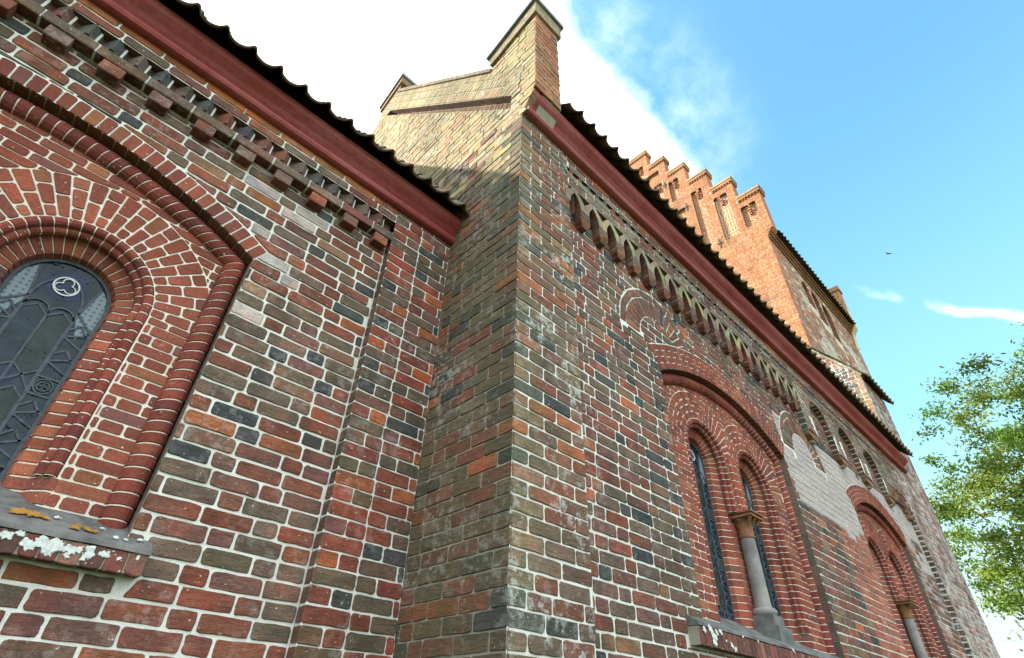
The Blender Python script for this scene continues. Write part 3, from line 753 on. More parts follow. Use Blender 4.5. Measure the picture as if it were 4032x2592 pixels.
lay(mb, fp, -5.2, 1.42, 3.594, 3.765, lambda u, v, k, i, t: (vary(random.choice([RB, PU, GB])) if v < 3.67 else vary(random.choice([(.36, .12, .05), (.42, .16, .065)]))), course=.083, vref=3.594, joint=.013, S=.285, H=.14, seed=5, bond='S', wob=.003, lod=2)
make('upper_courses', mb, MK, ch)
cb = MB(); brickbox(cb, -.062, .062, YA+.002, PA+.01, 3.263, 3.362, (.27, .12, .07)); cmesh = None
for i in range(17):
    x = .745 + .2885*(2-i)+.0
    if x < -4: break
    mb = MB(); brickbox(mb, x-.062, x+.062, YA+.002, PA+.01, 3.265, 3.360, vary(random.choice([(.20, .12, .09), (.26, .10, .06), (.22, .10, .07)])), low=vary((.15, .05, .035)))  # low: underside painted darker, as shaded below the corbel
    make('corbel', mb, ['brick', 'mortar'], ch)
window(ch, fA, -.80, 1.31, 2.54, .345, .72, .54, 1.90, .13, 1.42, (-2.22, .616), (.540, .648), 2, None, 2)
cornice('cornice', ch, -5.2, XB+.01, YA, 3.745, 1.0)
roof('tiled_roof', ch, -5.225, XB+.02, YA-.245, 3.990, 1.265, 3.03, per=.205)

# ------------------------------------------------------------------ nave (gable on the left, long wall to the right)
na = thing('church_nave', 'tall brick church nave with weathered corner, twin lancet windows, hanging arch frieze and red cornice', 'church', (6.0, PC, GZ))
fC = front(PC); fP = front(YC)
W1 = Arch(5.52, 1.41, 2.95, .37, .73); W2 = Arch(10.66, 1.27, 2.93, .37, .73)
z1, z2 = win_zone(W1, .28), win_zone(W2, .28)
ra = [(4.20, 3.25), (7.80, 3.22)]
def ann(cx, cz): return s_and(lambda x, z: max(math.hypot(x-cx, z-cz)-.708, .365-math.hypot(x-cx, z-cz)), s_half(0, -1, -cz+.02))
mb = MB(); arch_sheet(mb, fC, 2.68, 13.25, GZ, 4.12, [W1, W2], .28); sheet(mb, fC, 2.68, 2.78, 4.12, 4.52); sheet(mb, fC, 8.03, 13.25, 4.12, 4.52)
def nz(u, v, s=1.0, q=0): return noise.noise(Vector((u*s, v*s, q)))
def limed(u, v): return (6.95 < u < 9.55 and 2.42+.12*nz(u, v, 2) < v < 3.70+.06*nz(u, v, 3)) or (u > 9.0 and 3.18 < v < 3.74 and nz(u, v, 2.2, 4) > -.28) or (u > 11.9 and 2.6 < v < 3.9 and nz(u, v, 2.5, 2) > -.05)
def colC(u, v, k, i, t):
    if limed(u, v): return vary((.50, .44, .435), s=.04)
    if 8.25+.1*nz(u, v, 3) < u < 9.5 and v < 2.45: return vary((.36, .13, .085))
    if u > 12 and random.random() < .5: return pal_lime()
    c = pal_c()
    if t == 'H' and random.random() < .18: c = vary(SL)
    return c
lay(mb, fC, 2.66, 13.22, GZ, 4.50, colC, vref=.33-CO*20, keeps=z1+z2+[ann(*q) for q in ra]+[s_box(2.78, 8.05, 4.12, 4.6), s_box(3.865, 7.25, .545, .70), s_box(9.15, 12.2, .545, .70)], seed=11, wob=.008, joint=.015, proudj=.003,
    lodf=lambda u, v: 0 if v < -.05 or u > 9 else (2 if u < 4.2 else 1), mat=lambda u, v: 2 if limed(u, v) else 0)
for cx, cz in ra:
    ring(mb, fC, cx, cz, .372, .595, -math.pi/2, math.pi/2, lambda *a: pal_c(), pitch=.082, splits=((), ), keeps=z1+z2, joint=.014)
    ring(mb, fC, cx, cz, .612, .700, -math.pi/2, math.pi/2, lambda *a: vary(random.choice([GB, PU, GB, RB])), pitch=.27, splits=((), ), keeps=z1+z2, joint=.014)
make('wall', mb, MK+['limewash'], na)
mb = MB(); sheet(mb, fC, 6.99, 9.38, 2.48, 3.68, -.0035, mat=0)         # lime wash lying over the joints
mb = MB()
sheet(mb, fP, XB, 2.70, GZ, 4.96)
def hc(k): return [(.19, .135, .09), (.27, .13, .09), (.36, .13, .06), (.10, .10, .095), (.20, .15, .10)][int(h01(k, 3)*5)]
lay(mb, fP, XB, 2.70, GZ, 4.955, lambda u, v, k, i, t: vary(hc(k)) if i == 0 else pal_c(), vref=.33-CO*20, corner=True, tight=(True, True), bond='SSH', seed=12, wob=.006, joint=.013, proudj=.0025, lodf=lodA)
make('corner_pilaster', mb, ['brick_corner', 'mortar'], na)

# frieze of small pointed arches on corbels
zc0 = 4.03; N = 18; sp = .2922; x0f = 2.939
fy = front(YC)
def zig(name, col):
    mb = MB()
    for i in range(N+1):
        xc = x0f+sp*i-sp/2                  # centre of a slot
        for s in (-1, 1):                   # two leaning bricks make each pointed head
            xf = xc+s*(sp/2-.003); P = [(xc+s*.002, 4.415), (xc+s*.002, 4.472), (xc+s*.036, 4.472), (xf, 4.345), (xf, 4.225), (xc+s*.078, 4.225), (xc+s*.068, 4.305), (xc+s*.034, 4.375)]
            P = P if area(P) > 0 else P[::-1]
            mb.prism(P, -.088, random.uniform(-.002, .003), fy, vary(random.choice([(.34, .30, .20), (.27, .20, .15), (.32, .24, .17), (.29, .31, .15)])), edge=(.13, .055, .038))  # edge: slot reveals painted dark red for the shade inside
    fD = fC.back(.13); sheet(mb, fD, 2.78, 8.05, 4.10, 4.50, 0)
    lay(mb, fD, 2.78, 8.05, 4.10, 4.50, lambda *a: vary((.12, .055, .04)), vref=4.10, seed=13, lod=0)  # backing bricks painted dark for the shade deep in the slots
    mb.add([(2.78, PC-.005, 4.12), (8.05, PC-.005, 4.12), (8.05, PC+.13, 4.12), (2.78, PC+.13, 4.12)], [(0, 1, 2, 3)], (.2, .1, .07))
    for x in (2.785, 8.045): mb.add([(x, YC+.01, 4.12), (x, PC+.13, 4.12), (x, PC+.13, 4.5), (x, YC+.01, 4.5)], [(0, 1, 2, 3)], (.2, .1, .07))
    mb.box(2.70, 8.07, YC+.002, PC+.13, 4.472, 4.503, (.24, .19, .14))
    return make(name, mb, MK, na)
zig('pointed_arch_frieze', None)
for i in range(N):
    mb = MB(); xc = x0f+sp*i; c = vary(random.choice([(.17, .10, .065), (.22, .10, .06), (.13, .11, .09), (.20, .13, .08)]))
    mb.prism([(xc-.070, 4.135), (xc+.070, 4.135), (xc+.072, 4.222), (xc-.072, 4.222)], -.095, 0, fy, c, edge=(.15, .065, .045))  # edge: side faces darker than the front, shade put into the colour
    c = vary(random.choice([(.20, .09, .055), (.27, .11, .055), (.16, .10, .07)]))
    mb.add([(xc-.070, YC, 4.128), (xc+.070, YC, 4.128), (xc+.068, YC+.004, 4.075), (xc+.030, YC+.03, 4.030), (xc-.030, YC+.03, 4.030), (xc-.068, YC+.004, 4.075),
            (xc-.072, PC+.005, 4.128), (xc+.072, PC+.005, 4.128), (xc+.070, PC+.005, 4.07), (xc+.045, PC+.005, 4.022), (xc-.045, PC+.005, 4.022), (xc-.070, PC+.005, 4.07)],
           [(0, 5, 4, 3, 2, 1), (0, 1, 7, 6)], c)
    q = len(mb.v)-12
    for a_, b_ in ((1, 2), (2, 3), (3, 4), (4, 5), (5, 0)): mb.f.append([q+a_, q+b_, q+b_+6, q+a_+6]); mb.c.append((.15, .055, .035)); mb.m.append(0)  # sides and underside painted dark for shade
    mb.box(xc-.068, xc+.068, YC+.006, PC, 4.126, 4.137, mat=1)
    make('corbel', mb, MK, na)
# bay two: larger round arches hanging on corbels
legs = [(8.07, 8.45), (9.27, 9.66), (10.46, 10.86), (11.68, 12.05)]
arcs = [Arch((legs[i][1]+legs[i+1][0])/2, (legs[i+1][0]-legs[i][1])/2, 4.10, (legs[i+1][0]-legs[i][1])/2-.001, 3.77) for i in range(3)]
mb = MB(); arch_like = []
xs = sorted(set([8.07, 13.2]+[round(a.cx-a.h+2*a.h*i/16, 5) for a in arcs for i in range(17)]+[12.05]))
for a, b in zip(xs, xs[1:]):
    m_ = (a+b)/2; q = next((r for r in arcs if abs(m_-r.cx) < r.h), None)
    if m_ > 12.05: strip(mb, fP, [(a, b, 4.12, 4.12, 4.50, 4.50)], -.0075, mat=1)
    elif q: strip(mb, fP, [(a, b, q.ztop(a, 0), q.ztop(b, 0), 4.50, 4.50)], -.0075, mat=1)
    else: strip(mb, fP, [(a, b, 3.77, 3.77, 4.50, 4.50)], -.0075, mat=1)
kk = [s_box(q.cx-q.h, q.cx+q.h, 3, 4.11) for q in arcs]+[s_circle(q.cx, 4.10, q.h+.12) for q in arcs]+[s_box(12.05, 13.3, 3.5, 4.12)]
lay(mb, fP, 8.07, 13.2, 3.77, 4.50, lambda *a: vary(random.choice([(.24, .22, .15), (.20, .17, .12), (.28, .24, .20), (.23, .12, .09)])), vref=3.77, keeps=kk, seed=14, joint=.016, tight=(True, False), corner=True)
for q in arcs: ring(mb, fP, q.cx, 4.10, q.h, q.h+.115, -math.pi/2, math.pi/2, lambda *a: vary((.24, .16, .12)), pitch=.085, splits=((), ), joint=.012)
for q in arcs:
    for seg in 'RLA': sweep(mb, fP, q, seg, [(0, 0), (0, .095)], .085, lambda *a: vary(random.choice([(.11, .085, .06), (.15, .07, .045)])), gap=.011, sink=.004)
f8 = side(8.07); sheet(mb, f8, -PC, -YC, 3.77, 4.50)
lay(mb, f8, -PC, -YC, 3.77, 4.50, lambda *a: vary((.10, .10, .08)), vref=3.77, S=.2, H=.2, bond='S', tight=(True, True), corner=True, wob=0)
mb.add([(a_, y_, 3.77) for a_, b_ in legs for y_ in (YC, PC) for a_ in (a_, b_)], [(i*4, i*4+1, i*4+3, i*4+2) for i in range(4)], (.12, .10, .08))
make('round_arch_frieze', mb, MK, na)
for a_, b_ in legs:
    mb = MB(); m_ = (a_+b_)/2
    mb.prism([(a_+.02, 3.768), (a_+.04, 3.70), (m_-.06, 3.655), (m_+.06, 3.64), (b_-.04, 3.69), (b_-.01, 3.768)], -.088, -.012, fP, (.24, .12, .07))
    mb.prism([(m_-.05, 3.72), (m_-.04, 3.62), (m_+.05, 3.615), (m_+.06, 3.72)], -.088, -.030, fP, (.44, .36, .27))
    make('corbel', mb, MK, na)
mb = MB(); rnd = random.Random(5)           # stepped headers hanging under the frieze near the west end
for r_ in range(5):
    for q in range(7):
        x = 12.12+q*.155+(r_ % 2)*.07; z = 4.02-r_*CO
        if x > 13.1 or r_ > 1+q*.55+rnd.random(): continue
        brickbox(mb, x, x+.075, YC+.004+.01*rnd.random(), PC, z+.006, z+CO-.008, vary(rnd.choice([(.22, .10, .06), (.14, .11, .09), (.32, .16, .09)])))
make('stepped_headers', mb, MK, na)
mb = MB()                                   # lesene at the west end
sheet(mb, fP, 13.2, 14.1, GZ, 4.955); lay(mb, fP, 13.2, 14.1, GZ, 4.955, lambda *a: pal_lime(), vref=.33-CO*20, corner=True, tight=(True, True), seed=16, lod=0, joint=.016)
f9 = side(13.2); sheet(mb, f9, -PC-.01, -YC, GZ, 4.50)
lay(mb, f9, -PC, -YC, GZ, 4.50, lambda *a: vary(random.choice([(.10, .08, .065), (.13, .09, .07)])), vref=.33-CO*20, S=.2, H=.2, bond='S', tight=(True, True), corner=True, wob=0, joint=.022)
make('lesene', mb, ['brick_lime', 'mortar'], na)
mb = MB()                                   # flat courses above the friezes
sheet(mb, fP, 2.70, 13.2, 4.50, 4.70); mb.box(2.70, 13.2, YC+.008, PC, 4.503, 4.512, mat=1)
lay(mb, fP, 2.70, 13.2, 4.502, 4.697, lambda *a: vary(random.choice([GB, PU, (.22, .17, .13), (.24, .22, .15)])), vref=4.502, bond='S', S=.285, seed=17, joint=.014, tight=(True, True))
sheet(mb, fP, 2.70, 13.2, 4.79, 4.962); mb.box(2.70, 13.2, YC+.008, PC, 4.796, 4.81, mat=1)
lay(mb, fP, 2.70, 13.2, 4.794, 4.955, lambda u, v, k, i, t: vary(random.choice([(.24, .19, .14), PU])) if v < 4.87 else vary(random.choice([(.34, .12, .06), RB])), course=.0805, vref=4.794, bond='S', S=.285, seed=18, joint=.013)
make('upper_courses', mb, MK, na)
sawtooth(na, 2.70, 13.2, YC-.004, 4.697, 4.794, palette([(40, GB), (20, SL), (20, PU), (20, RB)]), pitch=.1461, dep=.095)
window(na, fC, 5.52, 1.41, 2.95, .37, .73, .53, 2.36, .28, 1.886, (3.87, 7.24), (.550, .690), 1, 'nearer twin lancet window beside the corner pilaster', 1)
window(na, fC, 10.66, 1.27, 2.93, .37, .73, .49, 2.33, .28, 1.850, (9.16, 12.18), (.550, .690), 0, 'farther twin lancet window beside the limewashed wall', 1)
cornice('cornice', na, XB+.015, 14.2, YC, 4.955, 1.18)
roof('tiled_roof', na, 2.43, 14.28, YC-.275, 5.285, 1.14, 3.95, per=.2055)

# gable wall between chancel and nave, with shoulder block and cornice profile
fB = side(XB)
prof = [(-2.105, 4.955), (-2.060, 4.957), (-2.048, 5.00), (-2.066, 5.015), (-2.035, 5.09), (-1.985, 5.15), (-1.950, 5.20), (-1.942, 5.262), (-1.912, 5.262)]
a, b, c, d = (-2.266, 5.507), (-5.694, 9.35), (-2.30, 5.297), (-5.80, 9.317)
LOW = [(-8.6, GZ), (-2.1, GZ)] + prof + [(-1.912, 6.93), (-2.66, 6.70), (-2.70, 6.60), a, c, d, (-6.25, 9.25), (-6.33, 9.05), (-8.6, 6.5)]
UP = [a, (-2.70, 6.60), (-5.56, 9.845), (-5.52, 10.16), (-6.13, 9.80), (-6.16, 9.50), (-6.25, 9.25), d, b]
mb = MB()
for P in (LOW, UP): mb.add([fB.p(u, v, -.0075) for u, v in P], [tuple(range(len(P)))], mat=1)
mb.add([fB.p(*q, -.108) for q in (a, b, d, c)], [(0, 1, 2, 3)], mat=2)
for p, q in ((a, b), (c, d), (a, c)): mb.add([fB.p(*p, 0), fB.p(*q, 0), fB.p(*q, -.13), fB.p(*p, -.13)], [(0, 1, 2, 3)], (.22, .12, .08))
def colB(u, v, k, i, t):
    f = min(1, max(0, (v-4.0)/1.3 + .4*nz(u, v, 1.5)))  # share of lichen tan and painted-in sunlit yellow grows with height
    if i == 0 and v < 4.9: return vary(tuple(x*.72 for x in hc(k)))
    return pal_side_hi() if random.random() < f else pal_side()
lay(mb, fB, -8.6, -1.912, GZ, 10.3, colB, vref=.33-CO*20, S=.268, keeps=[s_poly(LOW)], start=1, corner=False, seed=21, wob=.006, joint=.013, proudj=.004, lodf=lambda u, v: 2 if (-.1 < v < 5.2 and u > -3.1) else (1 if v > 3 and u > -6.5 else 0)) if False else None
# below the cornice the coursing starts from the corner, above it from the shoulder block
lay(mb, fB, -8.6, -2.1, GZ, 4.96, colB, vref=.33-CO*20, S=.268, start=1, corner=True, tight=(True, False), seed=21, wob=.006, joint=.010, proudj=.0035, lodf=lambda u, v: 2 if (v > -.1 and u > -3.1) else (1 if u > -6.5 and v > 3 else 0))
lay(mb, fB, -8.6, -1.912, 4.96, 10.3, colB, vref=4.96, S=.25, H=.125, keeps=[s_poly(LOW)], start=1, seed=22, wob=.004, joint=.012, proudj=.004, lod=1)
e1 = Vector((.661, -.750)); e2 = Vector((.750, .661))
fR = Fr((XB, 0, 0), Vector((0, -1, 0))*e1.x+Vector((0, 0, 1))*e1.y, Vector((0, -1, 0))*e2.x+Vector((0, 0, 1))*e2.y, (-1, 0, 0))
UPr = [(e1.x*u+e1.y*v, e2.x*u+e2.y*v) for u, v in UP]
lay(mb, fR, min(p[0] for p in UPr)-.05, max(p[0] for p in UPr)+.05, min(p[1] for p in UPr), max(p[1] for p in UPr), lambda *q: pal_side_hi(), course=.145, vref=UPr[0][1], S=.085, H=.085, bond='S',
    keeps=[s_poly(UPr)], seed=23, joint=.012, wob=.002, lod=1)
bandr = [(e1.x*u+e1.y*v, e2.x*u+e2.y*v) for u, v in (a, b, d, c)]
lay(mb, fR.back(.10), min(p[0] for p in bandr), max(p[0] for p in bandr), min(p[1] for p in bandr), max(p[1] for p in bandr)+.01, lambda *q: vary((.28, .12, .08)), course=.3, vref=min(p[1] for p in bandr), S=.075, H=.075, bond='S', keeps=[s_poly(bandr)], seed=25, joint=.016, wob=.0, lod=1)
for p in ((-8.6, GZ),): pass
mb.prism([(u, v) for u, v in [(-8.6, GZ), (-2.11, GZ), (-2.11, 4.95), (-1.925, 5.27), (-1.925, 6.92), (-2.66, 6.69), (-2.70, 6.58), (-5.55, 9.83), (-5.53, 10.14), (-6.12, 9.79), (-6.25, 9.2), (-8.6, 6.5)]], -.395, -.135, fB, mat=1)
for p, q in (((-2.7, 6.6), (-5.56, 9.845)), ((-5.52, 10.16), (-6.13, 9.80)), ((-1.912, 6.93), (-2.66, 6.70))): mb.add([fB.p(*p, -.004), fB.p(*q, -.004), fB.p(*q, -.14), fB.p(*p, -.14)], [(0, 1, 2, 3)], (.3, .2, .12))
fK = front(1.912); sheet(mb, fK, XB+.004, XB+.395, 5.262, 6.95)
lay(mb, fK, XB, XB+.395, 5.262, 6.93, lambda *q: pal_tower(), vref=4.96+3*CO+.016, S=.25, H=.125, bond='SH', corner=True, tight=(True, True), seed=24, joint=.013, lod=1)
mb.add([fB.p(u, v, 0) for u, v in prof]+[fB.p(u, v, -.08) for u, v in prof], [(i, i+1, len(prof)+i+1, len(prof)+i) for i in range(len(prof)-1)], (.26, .17, .10))
make('gable_wall', mb, ['brick_side', 'mortar_dark', 'mortar_warm'], na)
mb = MB()                                   # corbelled course and coping on the shoulder and the apex block
S1 = [(-1.885, 6.93), (-1.885, 7.21), (-2.70, 6.90), (-2.685, 6.73), (-2.65, 6.70)]
mb.prism(S1[::-1], -.43, .035, fB, (.30, .22, .13)); mb.prism([(-1.855, 7.205), (-1.855, 7.27), (-2.73, 6.94), (-2.72, 6.885)][::-1], -.46, .07, fB, mat=1)
S2 = [(-5.50, 10.14), (-5.50, 10.34), (-6.16, 9.96), (-6.14, 9.80)]
mb.prism(S2[::-1], -.43, .03, fB, (.33, .16, .09)); mb.prism([(-5.47, 10.335), (-5.47, 10.41), (-6.19, 10.0), (-6.18, 9.95)][::-1], -.46, .06, fB, mat=1)
mb.prism([(-2.69, 6.60), (-2.67, 6.66), (-5.55, 9.93), (-5.58, 9.86)], -.42, .02, fB, (.22, .15, .09))
make('coping', mb, ['brick_side', 'coping'], na)

# ------------------------------------------------------------------ tower
XT, YT, XW = 14.7, 3.05, 22.7; CT = .107
to = thing('church_tower', 'tall orange brick church tower with stepped gable and sunken niches rising behind the nave roof', 'church tower', (XT, YT, GZ))
fT = side(XT)
yc = 7.2; steps = []                        # outline of the stepped gable in (u=-y, z)
for i in range(6): steps.append((2.80+.79*i, 16.06+1.255*i))
poly = [(-(2*yc-3.05), 5.0), (-3.05, 5.0), (-3.05, 13.82), (-2.98, 13.95), (-2.90, 14.08), (-2.80, 14.2)]
for i, (y, z) in enumerate(steps): poly += [(-y, z)] + ([(-(y+.79), z)] if True else [])
mir = [(-(2*yc+u) if False else (-(2*yc)-u), v) for u, v in poly[2:]][::-1]
poly = poly + mir
niche = []                                  # (y0, y1, z0, z1, kind)
niche = [(3.04, 3.59, 14.66, 15.74, 'c'), (3.88, 4.40, 14.60, 16.96, 'b'), (4.72, 5.18, 14.60, 18.02, 'c'), (5.53, 6.0, 18.12, 19.44, 'c'), (5.56, 5.96, 16.2, 17.5, 'p'), (6.27, 6.67, 17.4, 19.77, 'b'), (6.30, 6.95, 20.35, 20.68, 'p'), (7.0, 7.4, 20.9, 21.7, 'c')]
def nsh(n):
    y0, y1, z0, z1, kd = n; w_ = (y1-y0)/4
    if kd == 'p': return s_box(-y1, -y0, z0, z1)
    return s_or(s_box(-y1, -y0, z0, z1-w_*1.3), s_circle(-(y0+w_), z1-w_*1.1, w_*1.0), s_circle(-(y1-w_), z1-w_*1.1, w_*1.0))
mb = MB()
ys = sorted(set([3.05, 11.35]+[s[0] for s in steps]+[s[0]+.79 for s in steps]+[2*yc-s[0] for s in steps]+[v for n in niche for v in n[:2]]))
def ztop(y):
    q = y if y < yc else 2*yc-y; i = int((q-2.80)/.79+1e-6); return 16.06+1.255*min(max(i, 0), 5)
for y0, y1 in zip(ys, ys[1:]):
    m_ = (y0+y1)/2; lo_ = 5.0 if 3.05 < m_ < 11.35 else 14.15; hi_ = ztop(m_); iv = [(lo_, hi_)]
    for n in niche:
        if n[0] < m_ < n[1]:
            iv = [p for s, e in iv for p in ((s, min(e, n[2])), (max(s, n[3]-.02), e)) if p[1]-p[0] > .01] if any(s < n[2] < e for s, e in iv) else iv
    for s, e in iv: sheet(mb, fT, -y1, -y0, s, e)
lay(mb, fT, -11.6, -2.78, 7.6, 22.4, lambda *q: pal_tower(), course=CT, vref=14.2-CT*80, S=.27, H=.135, bond='SH', keeps=[s_poly(poly)]+[nsh(n) for n in niche], start=1, seed=31, joint=.014, wob=.003, lod=0, proudj=.002)
fN = fT.back(.13)
for n in niche:
    y0, y1, z0, z1, kd = n; sheet(mb, fN, -y1, -y0, z0, z1, -.004)
    for y in (y0, y1): mb.add([fT.p(-y, z0, 0), fT.p(-y, z1-.1, 0), fT.p(-y, z1-.1, -.135), fT.p(-y, z0, -.135)], [(0, 1, 2, 3)], (.30, .10, .06))
    mb.add([fT.p(-y0, z0, 0), fT.p(-y1, z0, 0), fT.p(-y1, z0, -.135), fT.p(-y0, z0, -.135), fT.p(-y0, z1, 0), fT.p(-y1, z1, 0), fT.p(-y1, z1, -.135), fT.p(-y0, z1, -.135)], [(0, 1, 2, 3), (7, 6, 5, 4)], (.32, .12, .07))
    if kd == 'c':                           # herring-bone laid in two leaning halves
        for s in (-1, 1):
            t = R(28)*s; U = Vector((0, -math.cos(t), math.sin(t))); V = Vector((0, math.sin(t), math.cos(t)))
            ox = Vector((XT+.13, -( -(y0+y1)/2), z0)); ff = Fr(ox, U, V, (-1, 0, 0)); half = s_box(-(y1-y0)/2 if s < 0 else 0, 0 if s < 0 else (y1-y0)/2, 0, z1-z0-.04)
            k_ = s_neg(lambda a_, b_, c_=math.cos(t), s_=math.sin(t), h_=half: h_(a_*c_-b_*s_, a_*s_+b_*c_))
            lay(mb, ff, -1-(z1-z0)*.6, 1+(z1-z0)*.6, -.8, z1-z0+.8, lambda *q: pal_tower(), course=.10, S=.3, bond='S', keeps=[k_], seed=33, joint=.02, wob=0, lod=0)
    elif kd == 'b':
        z = z0+.03; r_ = 0
        while z < z1-.32:
            for q in range(4): P = [(-y1+.05+q*(y1-y0-.08)/4, z), (-y1+.05+(q+.62)*(y1-y0-.08)/4, z), (-y1+.05+(q+.62)*(y1-y0-.08)/4, z+.22), (-y1+.05+q*(y1-y0-.08)/4, z+.22)]; brick(mb, fN, P, pal_tower(), 0)
            P = [(-y1+.03, z+.25), (-y0-.03, z+.25), (-y0-.03, z+.31), (-y1+.03, z+.31)]; brick(mb, fN, P, pal_tower(), 0); z += .345
    else: lay(mb, fN, -y1, -y0, z0, z1, lambda *q: pal_tower(), course=CT, seed=35, lod=0)
    if kd != 'p':                           # little corbel between the two heads
        m_ = (y0+y1)/2; w_ = (y1-y0)/4
        for q in range(3): mb.prism([(-m_-.06+.014*q, z1-w_*1.6-.10*q-.09), (-m_+.06-.014*q, z1-w_*1.6-.10*q-.09), (-m_+.06-.01*q, z1-w_*1.6-.10*q), (-m_-.06+.01*q, z1-w_*1.6-.10*q)], -.13, -.01-.02*q, fT, (.36, .13, .07))
for (u, v), (u2, v2) in zip(poly[1:], poly[2:]): mb.add([fT.p(u, v, -.002), fT.p(u2, v2, -.002), fT.p(u2, v2, -.42), fT.p(u, v, -.42)], [(0, 1, 2, 3)], (.36, .14, .07))
mb.add([fT.p(u, v, -.42) for u, v in poly], [tuple(range(len(poly)))], mat=1)
fS = front(2.80); 
make('east_gable', mb, ['brick_tower', 'mortar_warm'], to)
for i in range(6):                          # a coping with dentils on each step
    for s in ((1, -1) if i < 5 else (1,)):
        y0, z = steps[i]; y1 = y0+.79 if i < 5 else 2*yc-y0
        if s < 0: y0, y1 = 2*yc-y1, 2*yc-y0
        mb = MB(); mb.prism([(-y1-(.0), z), (-y0+.05, z), (-y0+.05, z+.13), (-y1, z+.13)], -.46, .05, fT, (.40, .18, .09))
        mb.prism([(-y1, z+.13), (-y0+.07, z+.13), (-y0+.07, z+.20), (-y1, z+.20)], -.48, .07, fT, (.42, .30, .17))
        n = int((y1-y0)/.10)
        for q in range(n): u = -y1+.02+q*(y1-y0)/n; mb.prism([(u, z-.075), (u+.05, z-.075), (u+.05, z), (u, z)], -.01, .04, fT, (.33, .12, .07))
        for q in range(n+1):                # small curved tiles on top
            u = -y1+q*(y1-y0)/(n+.01); P = [(u, z+.20), (u+.09, z+.20), (u+.08, z+.25), (u+.045, z+.27), (u+.01, z+.25)]; mb.prism(P, -.47, .06, fT, (.35, .25, .15))
        make('step_coping', mb, ['brick_tower', 'coping'], to)
for y, z in ((5.47, 17.38), (4.63, 14.63), (6.15, 19.4)):
    mb = MB(); mb.prism([(-y-.02, z-.22), (-y+.02, z-.22), (-y+.02, z+.22), (-y-.02, z+.22)], 0, .03, fT); mb.prism([(-y-.08, z-.03), (-y+.08, z-.01), (-y+.08, z+.03), (-y-.08, z+.01)], 0, .035, fT)
    make('wall_anchor', mb, ['iron'], to)
mb = MB(); fS = front(YT)                   # long south face
op = [Arch(17.25, .33, 13.05, .329, 12.35), Arch(18.15, .36, 13.05, .359, 12.1), Arch(19.15, .40, 13.02, .399, 11.9)]
arch_sheet(mb, fS, XT, XW, 5.0, 14.1, op, 0, -.006)
def colS(u, v, k, i, t):
    if nz(u, v, .5, 3) > -.02 and 8 < v < 12.4 and u > 16.2: return vary((.52, .47, .42), s=.12)
    return vary((.34, .24, .19)) if random.random() < .5 else vary((.36, .16, .10))
lay(mb, fS, XT, XW, 7.0, 14.0, colS, course=CT, vref=14.2-CT*80, keeps=[q.inside() for q in op], seed=41, joint=.012, wob=.006, lod=0, corner=True, tight=(True, True), proudj=.008)
for q in op:
    for seg in 'RLA': sweep(mb, fS, q, seg, [(0, 0), (0, .30)], .10, lambda *z: vary((.24, .085, .05)), gap=.014)
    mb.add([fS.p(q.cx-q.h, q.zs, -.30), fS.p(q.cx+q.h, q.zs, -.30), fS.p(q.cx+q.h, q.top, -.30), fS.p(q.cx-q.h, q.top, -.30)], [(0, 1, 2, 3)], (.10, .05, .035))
    mb.add([fS.p(q.cx-q.h, q.zs, 0), fS.p(q.cx+q.h, q.zs, 0), fS.p(q.cx+q.h, q.zs, -.30), fS.p(q.cx-q.h, q.zs, -.30)], [(0, 1, 2, 3)], (.25, .12, .08))
mb.add([(XW, YT, 5), (XW, YT, 14.1), (XW, 11.35, 14.1), (XW, 11.35, 5)], [(0, 1, 2, 3)], (.36, .14, .07))
make('south_wall', mb, ['brick_tower', 'mortar_warm'], to)
mb = MB()
for k, (dz_, pr) in enumerate(((13.80, .05), (13.92, .10), (14.04, .16))):
    mb.box(XT+.02, XW-.4, YT-pr, YT+.02, dz_, dz_+.085, vary((.34, .16, .09))); mb.box(XT+.02, XW-.4, YT-pr+.03, YT+.02, dz_+.085, dz_+.12, mat=1)
make('eaves_courses', mb, ['brick_tower', 'mortar_warm'], to)
roof('tiled_roof', to, XT+.42, XW-.35, YT-.30, 14.16, 1.59, 4.30, per=.24, row=.36, mat='tile_far')
mb = MB(); fW = side(XW-.38); P = [(-3.30, 13.0), (-3.05, 13.0), (-2.98, 13.85), (-2.78, 14.15)]
for i, (y, z) in enumerate(steps): P += [(-y, z+.1), (-(y+.79), z+.1)]
P += [(-yc, 12.9)]
mb.prism(P, -.40, -.006, fW, mat=1)
lay(mb, fW, -yc, -2.78, 13.0, 22.5, lambda *q: pal_tower(), course=CT, S=.27, keeps=[s_poly(P)], seed=44, lod=0, joint=.016)
mb.prism([(-3.6, 16.12), (-2.74, 16.12), (-2.74, 16.34), (-3.6, 16.34)], -.44, .05, fW, (.40, .20, .10))
fW2 = front(2.79); lay(mb, fW2, XW-.38, XW+.02, 14.16, 16.1, lambda *q: pal_tower(), course=CT, S=.27, seed=45, lod=0)
make('west_gable', mb, ['brick_tower', 'mortar_warm'], to)

